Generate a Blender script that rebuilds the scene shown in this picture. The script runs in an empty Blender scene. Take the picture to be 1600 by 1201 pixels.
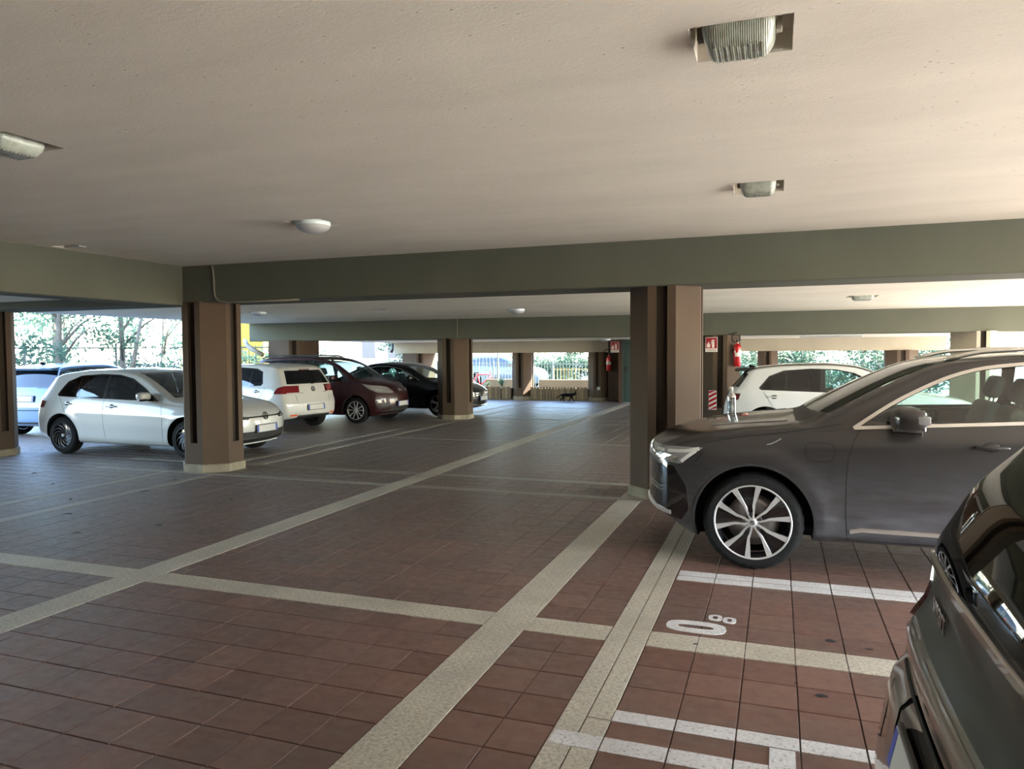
import bpy, bmesh, math, random
import numpy as np
from mathutils import Vector, Matrix
from mathutils.bvhtree import BVHTree
PI = math.pi
random.seed(7)
SC = bpy.context.scene
COL = SC.collection

# ------------------------------------------------------------------ camera
cam_d = bpy.data.cameras.new('camera')
cam_d.sensor_fit = 'HORIZONTAL'; cam_d.sensor_width = 36.0
cam_d.lens = 36.0 * 1155.0 / 1600.0
cam_d.clip_start = 0.05; cam_d.clip_end = 400
cam = bpy.data.objects.new('camera', cam_d); COL.objects.link(cam)
CAM_H = 1.68
_a = Vector((415.0, 52.5, -1155.0)).normalized()
_b = Vector((3200.0, -29.5, 1155.0)).normalized()
_b = (_b - _a * _a.dot(_b)).normalized()
_c = _b.cross(_a)
cam.matrix_world = Matrix(((_b.x, _b.y, _b.z, 0), (_a.x, _a.y, _a.z, 0), (_c.x, _c.y, _c.z, CAM_H), (0, 0, 0, 1)))
SC.camera = cam

# ------------------------------------------------------------------ world, sun, exposure
W = bpy.data.worlds.new('sky'); SC.world = W; W.use_nodes = True
wn = W.node_tree; wn.nodes.clear()
sky = wn.nodes.new('ShaderNodeTexSky'); sky.sky_type = 'NISHITA'; sky.sun_disc = False
sky.sun_elevation = math.radians(42); sky.sun_rotation = math.radians(100)
sky.air_density = 1.2; sky.dust_density = 1.0; sky.ozone_density = 2.5
bg = wn.nodes.new('ShaderNodeBackground'); bg.inputs['Strength'].default_value = 0.80
wo = wn.nodes.new('ShaderNodeOutputWorld')
wn.links.new(sky.outputs[0], bg.inputs[0]); wn.links.new(bg.outputs[0], wo.inputs[0])
sun_d = bpy.data.lights.new('sun', 'SUN'); sun_d.energy = 19.0; sun_d.angle = math.radians(0.6); sun_d.color = (1.0, 0.93, 0.80)
sun = bpy.data.objects.new('sun', sun_d); COL.objects.link(sun)
sun.rotation_euler = Vector((-0.70, -0.30, -0.63)).to_track_quat('-Z', 'Y').to_euler()
SC.view_settings.view_transform = 'Standard'; SC.view_settings.look = 'None'
SC.view_settings.gamma = 1.0; SC.view_settings.use_curve_mapping = False
SC.view_settings.exposure = 2.02
SC.cycles.max_bounces = 12; SC.cycles.diffuse_bounces = 8; SC.cycles.glossy_bounces = 5
SC.cycles.transmission_bounces = 6; SC.cycles.transparent_max_bounces = 24

# ------------------------------------------------------------------ materials
class NT:
    """small wrapper for building a node tree"""
    def __init__(s, name):
        s.m = bpy.data.materials.new(name); s.m.use_nodes = True
        s.t = s.m.node_tree; s.t.nodes.clear()
        s.out = s.n('ShaderNodeOutputMaterial')
    def n(s, typ, **kw):
        d = s.t.nodes.new(typ)
        for k, v in kw.items(): setattr(d, k, v)
        return d
    def l(s, a, b): s.t.links.new(a, b)
    def bsdf(s, col, rough=0.5, metal=0.0, coat=0.0, spec=0.5):
        p = s.n('ShaderNodeBsdfPrincipled')
        s.set(p.inputs['Base Color'], col); s.set(p.inputs['Roughness'], rough)
        p.inputs['Metallic'].default_value = metal
        p.inputs['Specular IOR Level'].default_value = spec
        if coat: p.inputs['Coat Weight'].default_value = coat; p.inputs['Coat Roughness'].default_value = 0.04
        s.l(p.outputs[0], s.out.inputs[0]); s.p = p
        return p
    def set(s, sock, v):
        if hasattr(v, 'node') or isinstance(v, bpy.types.NodeSocket): s.l(v, sock)
        elif isinstance(v, (tuple, list)): sock.default_value = (v[0], v[1], v[2], 1)
        else: sock.default_value = v
    def pos(s):
        g = s.n('ShaderNodeNewGeometry'); return g.outputs['Position']
    def objco(s):
        g = s.n('ShaderNodeTexCoord'); return g.outputs['Object']
    def mapv(s, v, scale=(1, 1, 1), loc=(0, 0, 0)):
        m = s.n('ShaderNodeMapping'); m.inputs['Scale'].default_value = scale; m.inputs['Location'].default_value = loc
        s.l(v, m.inputs['Vector']); return m.outputs[0]
    def noise(s, v, scale, detail=3, rough=0.55):
        t = s.n('ShaderNodeTexNoise'); t.inputs['Scale'].default_value = scale
        t.inputs['Detail'].default_value = detail; t.inputs['Roughness'].default_value = rough
        s.l(v, t.inputs['Vector']); return t.outputs['Fac']
    def ramp(s, f, a, b, c0=0.0, c1=1.0):
        r = s.n('ShaderNodeMapRange'); r.inputs['From Min'].default_value = a; r.inputs['From Max'].default_value = b
        r.inputs['To Min'].default_value = c0; r.inputs['To Max'].default_value = c1
        s.l(f, r.inputs['Value']); return r.outputs[0]
    def mix(s, f, a, b, mode='MIX'):
        m = s.n('ShaderNodeMix', data_type='RGBA', blend_type=mode)
        s.set(m.inputs[0], f); s.set(m.inputs[6], a); s.set(m.inputs[7], b)
        return m.outputs[2]
    def math(s, op, a, b=None):
        m = s.n('ShaderNodeMath', operation=op); s.set(m.inputs[0], a)
        if b is not None: s.set(m.inputs[1], b)
        return m.outputs[0]
    def bump(s, h, strength=0.2, dist=0.01):
        b = s.n('ShaderNodeBump'); b.inputs['Strength'].default_value = strength; b.inputs['Distance'].default_value = dist
        s.l(h, b.inputs['Height']); s.l(b.outputs[0], s.p.inputs['Normal'])

def plain(name, col, rough=0.5, metal=0.0, coat=0.0, var=0.06, scale=6.0, spec=0.5):
    """a plain colour with slight procedural unevenness"""
    t = NT(name)
    f = t.noise(t.objco(), scale, 3)
    lo = tuple(max(0, c * (1 - var)) for c in col); hi = tuple(min(1, c * (1 + var)) for c in col)
    t.bsdf(t.mix(f, lo, hi), rough, metal, coat, spec)
    return t.m

def emit_free_glass(name, tint, refl=0.08, rough=0.02):
    """window glass: tinted see-through with a fresnel reflection"""
    t = NT(name)
    tr = t.n('ShaderNodeBsdfTransparent'); tr.inputs[0].default_value = (*tint, 1)
    gl = t.n('ShaderNodeBsdfGlossy'); gl.inputs['Roughness'].default_value = rough; gl.inputs[0].default_value = (0.95, 0.97, 1, 1)
    fr = t.n('ShaderNodeFresnel'); fr.inputs[0].default_value = 1.5
    f = t.math('ADD', fr.outputs[0], refl)
    mx = t.n('ShaderNodeMixShader'); t.l(f, mx.inputs[0]); t.l(tr.outputs[0], mx.inputs[1]); t.l(gl.outputs[0], mx.inputs[2])
    t.l(mx.outputs[0], t.out.inputs[0])
    return t.m

def paint(name, col, metal=0.0, rough=0.35, dust_sheen=0.0, coat=1.0):
    t = NT(name)
    c = col
    if dust_sheen:
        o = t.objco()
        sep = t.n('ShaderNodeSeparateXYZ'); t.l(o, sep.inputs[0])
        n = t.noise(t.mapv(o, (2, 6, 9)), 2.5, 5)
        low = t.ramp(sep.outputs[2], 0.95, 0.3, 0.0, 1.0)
        f = t.math('MULTIPLY', t.math('MULTIPLY', low, n), dust_sheen)
        c = t.mix(f, col, (0.145, 0.150, 0.178))  # dust, with bluish reflected light mixed into its colour
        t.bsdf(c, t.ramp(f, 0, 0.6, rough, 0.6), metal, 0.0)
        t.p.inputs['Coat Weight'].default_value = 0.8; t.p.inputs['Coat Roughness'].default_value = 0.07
    else:
        t.bsdf(c, rough, metal, coat, 0.25 if coat < .3 else 0.5)
    return t.m

M = {}
M['black_plastic'] = plain('black_plastic', (0.018, 0.018, 0.019), 0.55)
M['gloss_black'] = plain('gloss_black', (0.008, 0.008, 0.009), 0.08, 0, 1.0)
M['rubber'] = plain('rubber', (0.010, 0.010, 0.0105), 0.8, 0, 0, .06, 6, .2)
M['lamp_grey'] = plain('lamp_grey', (0.30, 0.30, 0.30), 0.12, 0.3, 1.0)
M['dark_void'] = plain('dark_void', (0.006, 0.006, 0.006), 0.9)
M['chrome'] = plain('chrome', (0.75, 0.74, 0.72), 0.16, 1.0)
M['satin_chrome'] = plain('satin_chrome', (0.72, 0.70, 0.66), 0.32, 1.0)
M['alloy'] = plain('alloy', (0.70, 0.70, 0.71), 0.38, 0.75)
M['trim_metal'] = plain('trim_metal', (0.22, 0.22, 0.23), 0.4, 0.8)
M['alloy_dark'] = plain('alloy_dark', (0.05, 0.05, 0.055), 0.35, 0.6)
M['disc_metal'] = plain('disc_metal', (0.36, 0.33, 0.31), 0.45, 0.7)
M['glass'] = emit_free_glass('glass', (0.74, 0.90, 0.87), 0.04)
M['glass_clear'] = emit_free_glass('glass_clear', (0.80, 0.90, 0.86), 0.05)
M['glass_dark'] = emit_free_glass('glass_dark', (0.05, 0.06, 0.06), 0.03)
M['glass_smart'] = emit_free_glass('glass_smart', (0.20, 0.23, 0.22), 0.03)
M['lens'] = emit_free_glass('lens', (0.85, 0.88, 0.9), 0.10)
M['red_lens'] = plain('red_lens', (0.15, 0.008, 0.010), 0.12, 0, 1.0)
M['dark_red_lens'] = plain('dark_red_lens', (0.07, 0.006, 0.008), 0.2, 0, 1.0)
M['orange_lens'] = plain('orange_lens', (0.7, 0.1, 0.03), 0.2, 0, 1.0)
M['white_lens'] = plain('white_lens', (0.52, 0.51, 0.49), 0.15, 0, 1.0)
M['plate_white'] = plain('plate_white', (0.46, 0.46, 0.45), 0.4)
M['plate_blue'] = plain('plate_blue', (0.03, 0.07, 0.36), 0.4)
M['trim_grey'] = plain('trim_grey', (0.16, 0.15, 0.14), 0.8)
M['seat_beige'] = plain('seat_beige', (0.30, 0.27, 0.23), 0.7)
M['seat_dark'] = plain('seat_dark', (0.03, 0.03, 0.032), 0.8)
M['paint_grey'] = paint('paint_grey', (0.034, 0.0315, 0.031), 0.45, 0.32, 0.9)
M['paint_white'] = paint('paint_white', (0.48, 0.485, 0.47), 0.0, 0.4)
M['paint_pale_blue'] = paint('paint_pale_blue', (0.075, 0.155, 0.29), 0.0, 0.4)
M['paint_dark_red'] = paint('paint_dark_red', (0.024, 0.0018, 0.003), 0.1, 0.4, 0.0, 0.5)
M['paint_black'] = paint('paint_black', (0.004, 0.0035, 0.004), 0.1, 0.35, 0.0, 0.6)
M['paint_brown_grey'] = paint('paint_brown_grey', (0.10, 0.087, 0.066), 0.45, 0.36)
M['paint_smart_dark'] = paint('paint_smart_dark', (0.018, 0.018, 0.016), 0.0, 0.45, 0.0, 0.15)
M['paint_silver_blue'] = paint('paint_silver_blue', (0.07, 0.11, 0.16), 0.2, 0.35)

# ------------------------------------------------------------------ mesh helpers
def link(o, parent=None):
    COL.objects.link(o)
    if parent is not None: o.parent = parent
    return o
def tag(o, label=None, cat=None, group=None, kind=None):
    if label: o['label'] = label
    if cat: o['category'] = cat
    if group: o['group'] = group
    if kind: o['kind'] = kind
    return o
def empty(name, loc=(0, 0, 0), rz=0.0):
    o = bpy.data.objects.new(name, None); o.location = loc; o.rotation_euler = (0, 0, rz); o.empty_display_size = 0.2
    return link(o)
def mk(name, bm, mat, parent=None, smooth=False, loc=None):
    me = bpy.data.meshes.new(name)
    bm.to_mesh(me); bm.free()
    for m in (mat if isinstance(mat, (list, tuple)) else [mat]): me.materials.append(m)
    if smooth:
        me.polygons.foreach_set('use_smooth', [True] * len(me.polygons))
        if smooth == 'auto':
            me.set_sharp_from_angle(angle=math.radians(38))
    o = bpy.data.objects.new(name, me)
    if loc: o.location = loc
    return link(o, parent)
def mkpy(name, vs, fs, mat, parent=None, smooth=False):
    me = bpy.data.meshes.new(name); me.from_pydata([tuple(v) for v in vs], [], fs)
    for m in (mat if isinstance(mat, (list, tuple)) else [mat]): me.materials.append(m)
    if smooth: me.polygons.foreach_set('use_smooth', [True] * len(me.polygons))
    me.update()
    return link(bpy.data.objects.new(name, me), parent)
def dup(o, parent=None):
    c = o.copy(); COL.objects.link(c)
    c.parent = parent
    for ch in o.children: dup(ch, c)
    return c
def add_box(bm, x0, x1, y0, y1, z0, z1, bevel=0.0, seg=1, mat=0, M4=None):
    r = bmesh.ops.create_cube(bm, size=1.0)
    vs = r['verts']
    for v in vs:
        v.co = Vector((x0 + (v.co.x + .5) * (x1 - x0), y0 + (v.co.y + .5) * (y1 - y0), z0 + (v.co.z + .5) * (z1 - z0)))
    fs = list({f for v in vs for f in v.link_faces})
    if bevel:
        es = list({e for v in vs for e in v.link_edges})
        rr = bmesh.ops.bevel(bm, geom=es, offset=bevel, segments=seg, affect='EDGES', profile=0.5)
        fs = list({f for f in rr['faces']} | {f for f in fs if f.is_valid})
        vs = list({v for f in fs for v in f.verts})
        fs = list({f for v in vs for f in v.link_faces})
    for f in fs: f.material_index = mat
    if M4 is not None:
        for v in vs: v.co = M4 @ v.co
    return vs
def box(name, x0, x1, y0, y1, z0, z1, mat, parent=None, bevel=0.0, seg=1, M4=None, smooth=False):
    bm = bmesh.new(); add_box(bm, x0, x1, y0, y1, z0, z1, bevel, seg, 0, M4)
    return mk(name, bm, mat, parent, smooth)
def add_tube(bm, pts, r, seg=8, mat=0, cap=True, closed=False, radii=None):
    pts = [Vector(p) for p in pts]; n = len(pts); rings = []
    up = Vector((0, 0, 1)); prev = None
    for i, p in enumerate(pts):
        if closed: d = (pts[(i + 1) % n] - pts[i - 1])
        else: d = (pts[min(i + 1, n - 1)] - pts[max(i - 1, 0)])
        d.normalize()
        if prev is None:
            ref = up if abs(d.dot(up)) < 0.9 else Vector((1, 0, 0))
            a = d.cross(ref).normalized()
        else:
            a = (prev - d * prev.dot(d)).normalized()
        prev = a; b = d.cross(a)
        rr = radii[i] if radii else r
        rings.append([bm.verts.new(p + (a * math.cos(2 * PI * k / seg) + b * math.sin(2 * PI * k / seg)) * rr) for k in range(seg)])
    m = n if closed else n - 1
    for i in range(m):
        A, B = rings[i], rings[(i + 1) % n]
        for k in range(seg):
            f = bm.faces.new((A[k], A[(k + 1) % seg], B[(k + 1) % seg], B[k])); f.material_index = mat; f.smooth = True
    if cap and not closed:
        for rg in (rings[0][::-1], rings[-1]):
            f = bm.faces.new(rg); f.material_index = mat
def add_lathe(bm, prof, seg=32, axis='Z', mat=0, M4=None, closed=False):
    """prof: list of (radius, height); spins about the axis"""
    rings = []
    for r, h in prof:
        ring = []
        for k in range(seg):
            a = 2 * PI * k / seg
            if axis == 'Z': p = Vector((r * math.cos(a), r * math.sin(a), h))
            else: p = Vector((r * math.cos(a), h, r * math.sin(a)))
            if M4 is not None: p = M4 @ p
            ring.append(bm.verts.new(p))
        rings.append(ring)
    for i in range(len(rings) - 1 + (1 if closed else 0)):
        A, B = rings[i], rings[(i + 1) % len(rings)]
        for k in range(seg):
            q = (A[k], A[(k + 1) % seg], B[(k + 1) % seg], B[k])
            f = bm.faces.new(q if axis == 'Z' else q[::-1]); f.material_index = mat; f.smooth = True
    return rings
def add_prism(bm, poly, axis_o, ax_a, ax_b, ax_n, depth, mat=0, bevel=0.0):
    """extrude a 2D polygon (a,b) by depth along ax_n"""
    o = Vector(axis_o); a = Vector(ax_a); b = Vector(ax_b); n = Vector(ax_n)
    lo = [bm.verts.new(o + a * p[0] + b * p[1]) for p in poly]
    if bevel:
        c = Vector((sum(p[0] for p in poly) / len(poly), sum(p[1] for p in poly) / len(poly)))
        mid = [bm.verts.new(o + a * p[0] + b * p[1] + n * (depth - bevel)) for p in poly]
        hi = []
        for p in poly:
            d = c - Vector((p[0], p[1])); L = max(d.length, 1e-6); q = Vector((p[0], p[1])) + d * min(bevel / L, 0.4)
            hi.append(bm.verts.new(o + a * q.x + b * q.y + n * depth))
        loops = [lo, mid, hi]
    else:
        hi = [bm.verts.new(o + a * p[0] + b * p[1] + n * depth) for p in poly]; loops = [lo, hi]
    k = len(poly)
    for A, B in zip(loops[:-1], loops[1:]):
        for i in range(k):
            f = bm.faces.new((A[i], A[(i + 1) % k], B[(i + 1) % k], B[i])); f.material_index = mat
    for lp in (loops[0][::-1], loops[-1]):
        f = bm.faces.new(lp); f.material_index = mat
def fix_normals(bm):
    bmesh.ops.recalc_face_normals(bm, faces=bm.faces[:])
    return bm
def round_poly(pts, r, n=4):
    out = []; k = len(pts)
    for i in range(k):
        p = Vector(pts[i]).to_2d() if len(pts[i]) > 2 else Vector(pts[i])
        a = Vector(pts[i - 1]); b = Vector(pts[(i + 1) % k])
        rr = r[i] if isinstance(r, (list, tuple)) else r
        da = (a - p); db = (b - p)
        t = min(rr, da.length * .45, db.length * .45)
        if t < 1e-5: out.append(p); continue
        pa = p + da.normalized() * t; pb = p + db.normalized() * t
        for j in range(n + 1):
            u = j / n
            out.append((1 - u) ** 2 * pa + 2 * u * (1 - u) * p + u * u * pb)
    return out
def text_mesh(body, size, depth=0.002):
    cu = bpy.data.curves.new('lettering', 'FONT'); cu.body = body; cu.size = size; cu.extrude = depth
    cu.align_x = 'CENTER'; cu.align_y = 'CENTER'; cu.resolution_u = 3
    o = bpy.data.objects.new('lettering_tmp', cu); COL.objects.link(o)
    dg = bpy.context.evaluated_depsgraph_get()
    me = bpy.data.meshes.new_from_object(o.evaluated_get(dg))
    bpy.data.objects.remove(o); bpy.data.curves.remove(cu)
    return me
def pchip(pts):
    xs = np.array([p[0] for p in pts], float); ys = np.array([p[1] for p in pts], float)
    h = np.diff(xs); d = np.diff(ys) / h; m = np.zeros(len(xs))
    for i in range(1, len(xs) - 1):
        if d[i - 1] * d[i] > 0:
            w1 = 2 * h[i] + h[i - 1]; w2 = h[i] + 2 * h[i - 1]
            m[i] = (w1 + w2) / (w1 / d[i - 1] + w2 / d[i])
    m[0] = d[0]; m[-1] = d[-1]
    def f(x):
        x = min(max(x, xs[0]), xs[-1]); i = int(min(max(np.searchsorted(xs, x) - 1, 0), len(h) - 1))
        t = (x - xs[i]) / h[i]
        return float((2*t**3 - 3*t*t + 1)*ys[i] + (t**3 - 2*t*t + t)*h[i]*m[i] + (-2*t**3 + 3*t*t)*ys[i+1] + (t**3 - t*t)*h[i]*m[i+1])
    return f
def sstep(x):
    x = min(max(x, 0.0), 1.0); return x * x * (3 - 2 * x)
# ------------------------------------------------------------------ structure materials
def mat_tile(name, per_object):
    t = NT(name); p = t.pos()
    if per_object:
        rnd = t.n('ShaderNodeObjectInfo').outputs['Random']
    else:
        rnd = t.n('ShaderNodeAttribute', attribute_name='tone').outputs['Fac']
    base = t.mix(t.ramp(rnd, 0, 1, 0.0, 1.0), (0.128, 0.060, 0.042), (0.168, 0.086, 0.062))
    big = t.noise(t.mapv(p, (0.8, 1.3, 1)), 1.1, 4)
    base = t.mix(t.ramp(big, 0.42, 0.70, 0.0, 0.62), base, (0.092, 0.068, 0.055))
    st = t.noise(t.mapv(p, (2.2, 22, 1)), 1.0, 5, 0.65)
    base = t.mix(t.ramp(st, 0.45, 0.75, 0.0, 0.36), base, (0.150, 0.120, 0.102))
    sm = t.noise(t.mapv(p, (7, 7, 1)), 2.0, 4, 0.6)
    base = t.mix(t.ramp(sm, 0.60, 0.78, 0.0, 0.45), base, (0.075, 0.058, 0.048))
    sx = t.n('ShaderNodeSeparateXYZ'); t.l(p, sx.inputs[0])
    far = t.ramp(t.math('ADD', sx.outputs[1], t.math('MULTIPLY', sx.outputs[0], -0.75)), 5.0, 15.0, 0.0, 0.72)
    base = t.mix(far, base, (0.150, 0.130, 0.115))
    fine = t.noise(p, 90, 2)
    t.bsdf(base, t.ramp(sm, 0.3, 0.7, 0.38, 0.60), 0, 0, 0.5)
    t.bump(t.math('ADD', t.math('MULTIPLY', st, 0.7), t.math('MULTIPLY', fine, 0.4)), 0.25, 0.004)
    return t.m
def mat_band(name, lo, hi, dirt):
    t = NT(name); p = t.pos()
    a = t.noise(t.mapv(p, (9, 9, 1)), 6.0, 6, 0.72)
    b = t.noise(t.mapv(p, (1.3, 1.3, 1)), 1.4, 4)
    c = t.mix(t.ramp(a, 0.30, 0.70), lo, hi)
    c = t.mix(t.ramp(b, 0.42, 0.7, 0.0, 0.55), c, dirt)
    g = t.noise(p, 55, 3, 0.7)
    c = t.mix(t.ramp(g, 0.54, 0.72, 0.0, 0.8), c, (0.12, 0.095, 0.075))
    t.bsdf(c, 0.62)
    t.bump(g, 0.3, 0.003)
    return t.m
def mat_plaster(name, col, var, pits=True):
    t = NT(name); p = t.pos()
    a = t.noise(t.mapv(p, (0.5, 1.6, 1)), 1.4, 5, 0.6)
    c = t.mix(t.ramp(a, 0.3, 0.7), tuple(x * (1 - var) for x in col), tuple(min(1, x * (1 + var)) for x in col))
    h = t.noise(t.mapv(p, (14, 20, 14)), 2.6, 6, 0.75)
    if pits:
        v = t.n('ShaderNodeTexVoronoi'); v.inputs['Scale'].default_value = 11.0
        t.l(t.mapv(p, (1, 1.9, 1)), v.inputs['Vector'])
        k = t.noise(p, 1.7, 2)
        pit = t.math('MULTIPLY', t.ramp(v.outputs['Distance'], 0.05, 0.11, 1.0, 0.0), t.ramp(k, 0.44, 0.58))
        c = t.mix(t.math('MULTIPLY', pit, 0.85), c, tuple(x * 0.25 for x in col))
        h = t.math('SUBTRACT', h, pit)
    t.bsdf(c, 0.85, 0, 0, 0.2)
    t.bump(h, 0.30, 0.010)
    return t.m
def mat_conc(name, col, var=0.12, sc=1.6):
    t = NT(name); p = t.pos()
    a = t.noise(t.mapv(p, (1, 1, 0.5)), sc, 5, 0.6)
    b = t.noise(p, 40, 3, 0.6)
    c = t.mix(t.ramp(a, 0.3, 0.7), tuple(x * (1 - var) for x in col), tuple(min(1, x * (1 + var)) for x in col))
    t.bsdf(c, 0.8, 0, 0, 0.25); t.bump(b, 0.15, 0.004)
    return t.m
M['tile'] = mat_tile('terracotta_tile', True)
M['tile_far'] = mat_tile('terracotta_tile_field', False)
M['grout'] = mat_conc('grout', (0.070, 0.048, 0.038))
M['band'] = mat_band('worn_pale_band', (0.25, 0.22, 0.17), (0.60, 0.545, 0.44), (0.26, 0.23, 0.185))
M['line_paint'] = mat_band('worn_white_paint', (0.46, 0.445, 0.43), (0.68, 0.67, 0.655), (0.34, 0.31, 0.285))
M['faded_paint'] = mat_band('faded_white_paint', (0.23, 0.205, 0.165), (0.35, 0.325, 0.27), (0.20, 0.17, 0.14))
M['ceiling'] = mat_plaster('ceiling_plaster', (0.745, 0.69, 0.595), 0.06)
M['ceiling_mid'] = mat_plaster('ceiling_plaster_mid', (0.76, 0.73, 0.62), 0.08, False)
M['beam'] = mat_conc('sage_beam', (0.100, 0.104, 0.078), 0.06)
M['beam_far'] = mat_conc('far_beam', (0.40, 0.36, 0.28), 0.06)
M['column'] = mat_conc('brown_column', (0.084, 0.058, 0.040), 0.10)
M['groove'] = mat_conc('dark_groove', (0.030, 0.022, 0.016), 0.10)
M['plinth'] = mat_conc('plinth', (0.24, 0.21, 0.155), 0.25, 9)
M['asphalt'] = mat_conc('outer_asphalt', (0.060, 0.063, 0.066), 0.2)
M['conc_out'] = mat_conc('outer_concrete', (0.46, 0.44, 0.40), 0.12)
M['wall_brown'] = mat_conc('brown_wall', (0.075, 0.044, 0.030), 0.10)
M['pave_out'] = mat_conc('outer_paving', (0.66, 0.62, 0.55), 0.15)
M['soil'] = mat_conc('outer_soil', (0.20, 0.19, 0.12), 0.3, 2.0)
M['low_wall'] = mat_conc('low_wall', (0.15, 0.13, 0.10), 0.1)

def frustum_ok(x, y, m=0.6):
    # keep floor pieces that the garage view (and a step to either side) can show
    if y < 0.9: return False
    return abs((0.94 * x + 0.338 * y)) < (0.94 * y - 0.338 * x) * 0.78 + m + 1.2

# ------------------------------------------------------------------ floor
floor = mkpy('floor', [(-17.5, -6, -0.007), (7.2, -6, -0.007), (7.2, 26.6, -0.007), (-17.5, 26.6, -0.007)], [(0, 1, 2, 3)], M['grout'])
tag(floor, 'garage floor laid with square terracotta tiles and pale bands', kind='structure')
P = 0.2635
def seq(start, step, lo, hi):
    k0 = math.ceil((lo - start) / step - 1e-6); out = [lo]
    v = start + k0 * step
    while v < hi - 1e-6:
        if v - out[-1] > 0.03: out.append(v)
        v += step
    if hi - out[-1] < 0.03: out.pop()
    out.append(hi)
    return out
M1a, M1b = 4.172, 4.41
def ylines(start_lo, start_hi):
    return [seq(start_lo, 0.2655, 0.6, M1a), seq(start_hi, 0.2628, M1b, 26.4)]
zones = [  # x-lines, y-lines (below band, above band)
    (seq(-4.70, 0.2645, -17.4, -4.70), ylines(3.945, M1b)),
    (seq(-4.036, 0.2644, -4.42, -1.70), ylines(3.945, M1b)),
    (seq(-1.172, 0.2628, -1.435, -0.93), ylines(3.923, 5.70)),
    (seq(-0.42, 0.2627, -0.70, 7.15), ylines(3.90, 5.70)),
]
G = 0.0021
rects = []
for zi, (xl, yls) in enumerate(zones):
    for yl in yls:
        for i in range(len(xl) - 1):
            for j in range(len(yl) - 1):
                cx, cy = (xl[i] + xl[i + 1]) / 2, (yl[j] + yl[j + 1]) / 2
                if frustum_ok(cx, cy): rects.append((xl[i], xl[i + 1], yl[j], yl[j + 1], zi))
# band M1 right of the bay line keeps the tile joints
def vis(r):
    cx, cy = (r[0] + r[1]) / 2, (r[2] + r[3]) / 2
    d = cx * -0.338 + cy * 0.94
    u = (cx * 0.941 + cy * 0.338) / max(d, .05)
    inside = abs(u) < 0.73 and 1155 / max(d, .05) * 1.68 < 700
    hid = (cx > 0.55 and cy > 5.9)
    return (0 if inside and not hid else 1, d)
rects.sort(key=vis)
def tile_geo(x0, x1, y0, y1, top=0.0, ch=0.003, bot=-0.0065):
    v = [(x0, y0, bot), (x1, y0, bot), (x1, y1, bot), (x0, y1, bot), (x0 + ch, y0 + ch, top), (x1 - ch, y0 + ch, top), (x1 - ch, y1 - ch, top), (x0 + ch, y1 - ch, top)]
    f = [(4, 5, 6, 7), (0, 1, 5, 4), (1, 2, 6, 5), (2, 3, 7, 6), (3, 0, 4, 7)]
    return v, f
tile_cache = {}
NEAR = 290
for r in rects[:NEAR]:
    w, h = round(r[1] - r[0] - 2 * G, 3), round(r[3] - r[2] - 2 * G, 3)
    if (w, h) not in tile_cache:
        v, f = tile_geo(-w / 2, w / 2, -h / 2, h / 2)
        me = bpy.data.meshes.new('tile'); me.from_pydata(v, [], f); me.materials.append(M['tile']); me.update()
        tile_cache[(w, h)] = me
    o = bpy.data.objects.new('tile', tile_cache[(w, h)])
    o.location = ((r[0] + r[1]) / 2, (r[2] + r[3]) / 2, random.uniform(-0.0012, 0.0))
    o.rotation_euler = (random.uniform(-.0016, .0016), random.uniform(-.0016, .0016), 0)
    link(o, floor)
vs, fs, tone = [], [], []
for r in rects[NEAR:]:
    dz = random.uniform(-0.0015, 0.0)
    v, f = tile_geo(r[0] + G, r[1] - G, r[2] + G, r[3] - G, dz)
    b = len(vs); vs += v; fs += [tuple(i + b for i in q) for q in f]; tone += [random.random()] * len(f)
tf = mkpy('tile_field', vs, fs, M['tile_far'], floor)
at = tf.data.attributes.new('tone', 'FLOAT', 'FACE'); at.data.foreach_set('value', tone)
tag(tf, kind='stuff')

def slab(name, rs, mat, z=0.0008, label=None):
    vs, fs = [], []
    for (x0, x1, y0, y1) in rs:
        v, f = tile_geo(x0, x1, y0, y1, z, 0.002, -0.006)
        b = len(vs); vs += v; fs += [tuple(i + b for i in q) for q in f]
    o = mkpy(name, vs, fs, mat, floor)
    if label: o['label'] = label
    return o
slab('pale_band', [(-4.70, -4.42, 0.6, 26.4)], M['band'], 0.001)
slab('pale_band', [(-1.70, -1.437, 0.6, 26.4)], M['band'], 0.001)
slab('pale_band', [(-0.93, -0.818, 0.6, 26.4), (-0.813, -0.703, 3.26, 26.4), (-0.813, -0.703, 0.6, 3.255)], M['band'], 0.001)
xs_all = [(-17.4, -4.704), (-4.416, -1.704), (-1.433, -0.934)]
xd = zones[3][0]
slab('pale_band', [(a, b, M1a + .003, M1b - .003) for a, b in xs_all] + [(xd[i] + .001, xd[i + 1] - .001, M1a + .003, M1b - .003) for i in range(0, min(len(xd) - 1, 12))], M['band'], 0.0008)
def stripe(y0, y1, x0, x1, mat, name='painted_line'):
    rs = []
    xl = [x0] + [x for x in xd if x0 + .01 < x < x1 - .01] + [x1]
    for i in range(len(xl) - 1): rs.append((xl[i] + .0025 * (i > 0), xl[i + 1] - .0025 * (i < len(xl) - 2), y0, y1))
    return slab(name, rs, mat, 0.0022)
stripe(5.475, 5.585, -0.69, 3.2, M['line_paint']); stripe(5.60, 5.715, -0.69, 3.2, M['line_paint'])
stripe(3.255, 3.365, -0.70, 1.6, M['line_paint'])
stripe(2.985, 3.105, -0.92, -0.02, M['line_paint'])
slab('painted_line', [(-0.02, 0.085, 2.70, 3.25)], M['line_paint'], 0.0022)
def cross_line(y0, y1, x0, x1): slab('painted_line', [(x0, x1, y0, y1)], M['faded_paint'], 0.0026)
cross_line(8.25, 8.40, -9.6, -4.71); cross_line(8.25, 8.40, -4.41, -1.42)
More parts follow.
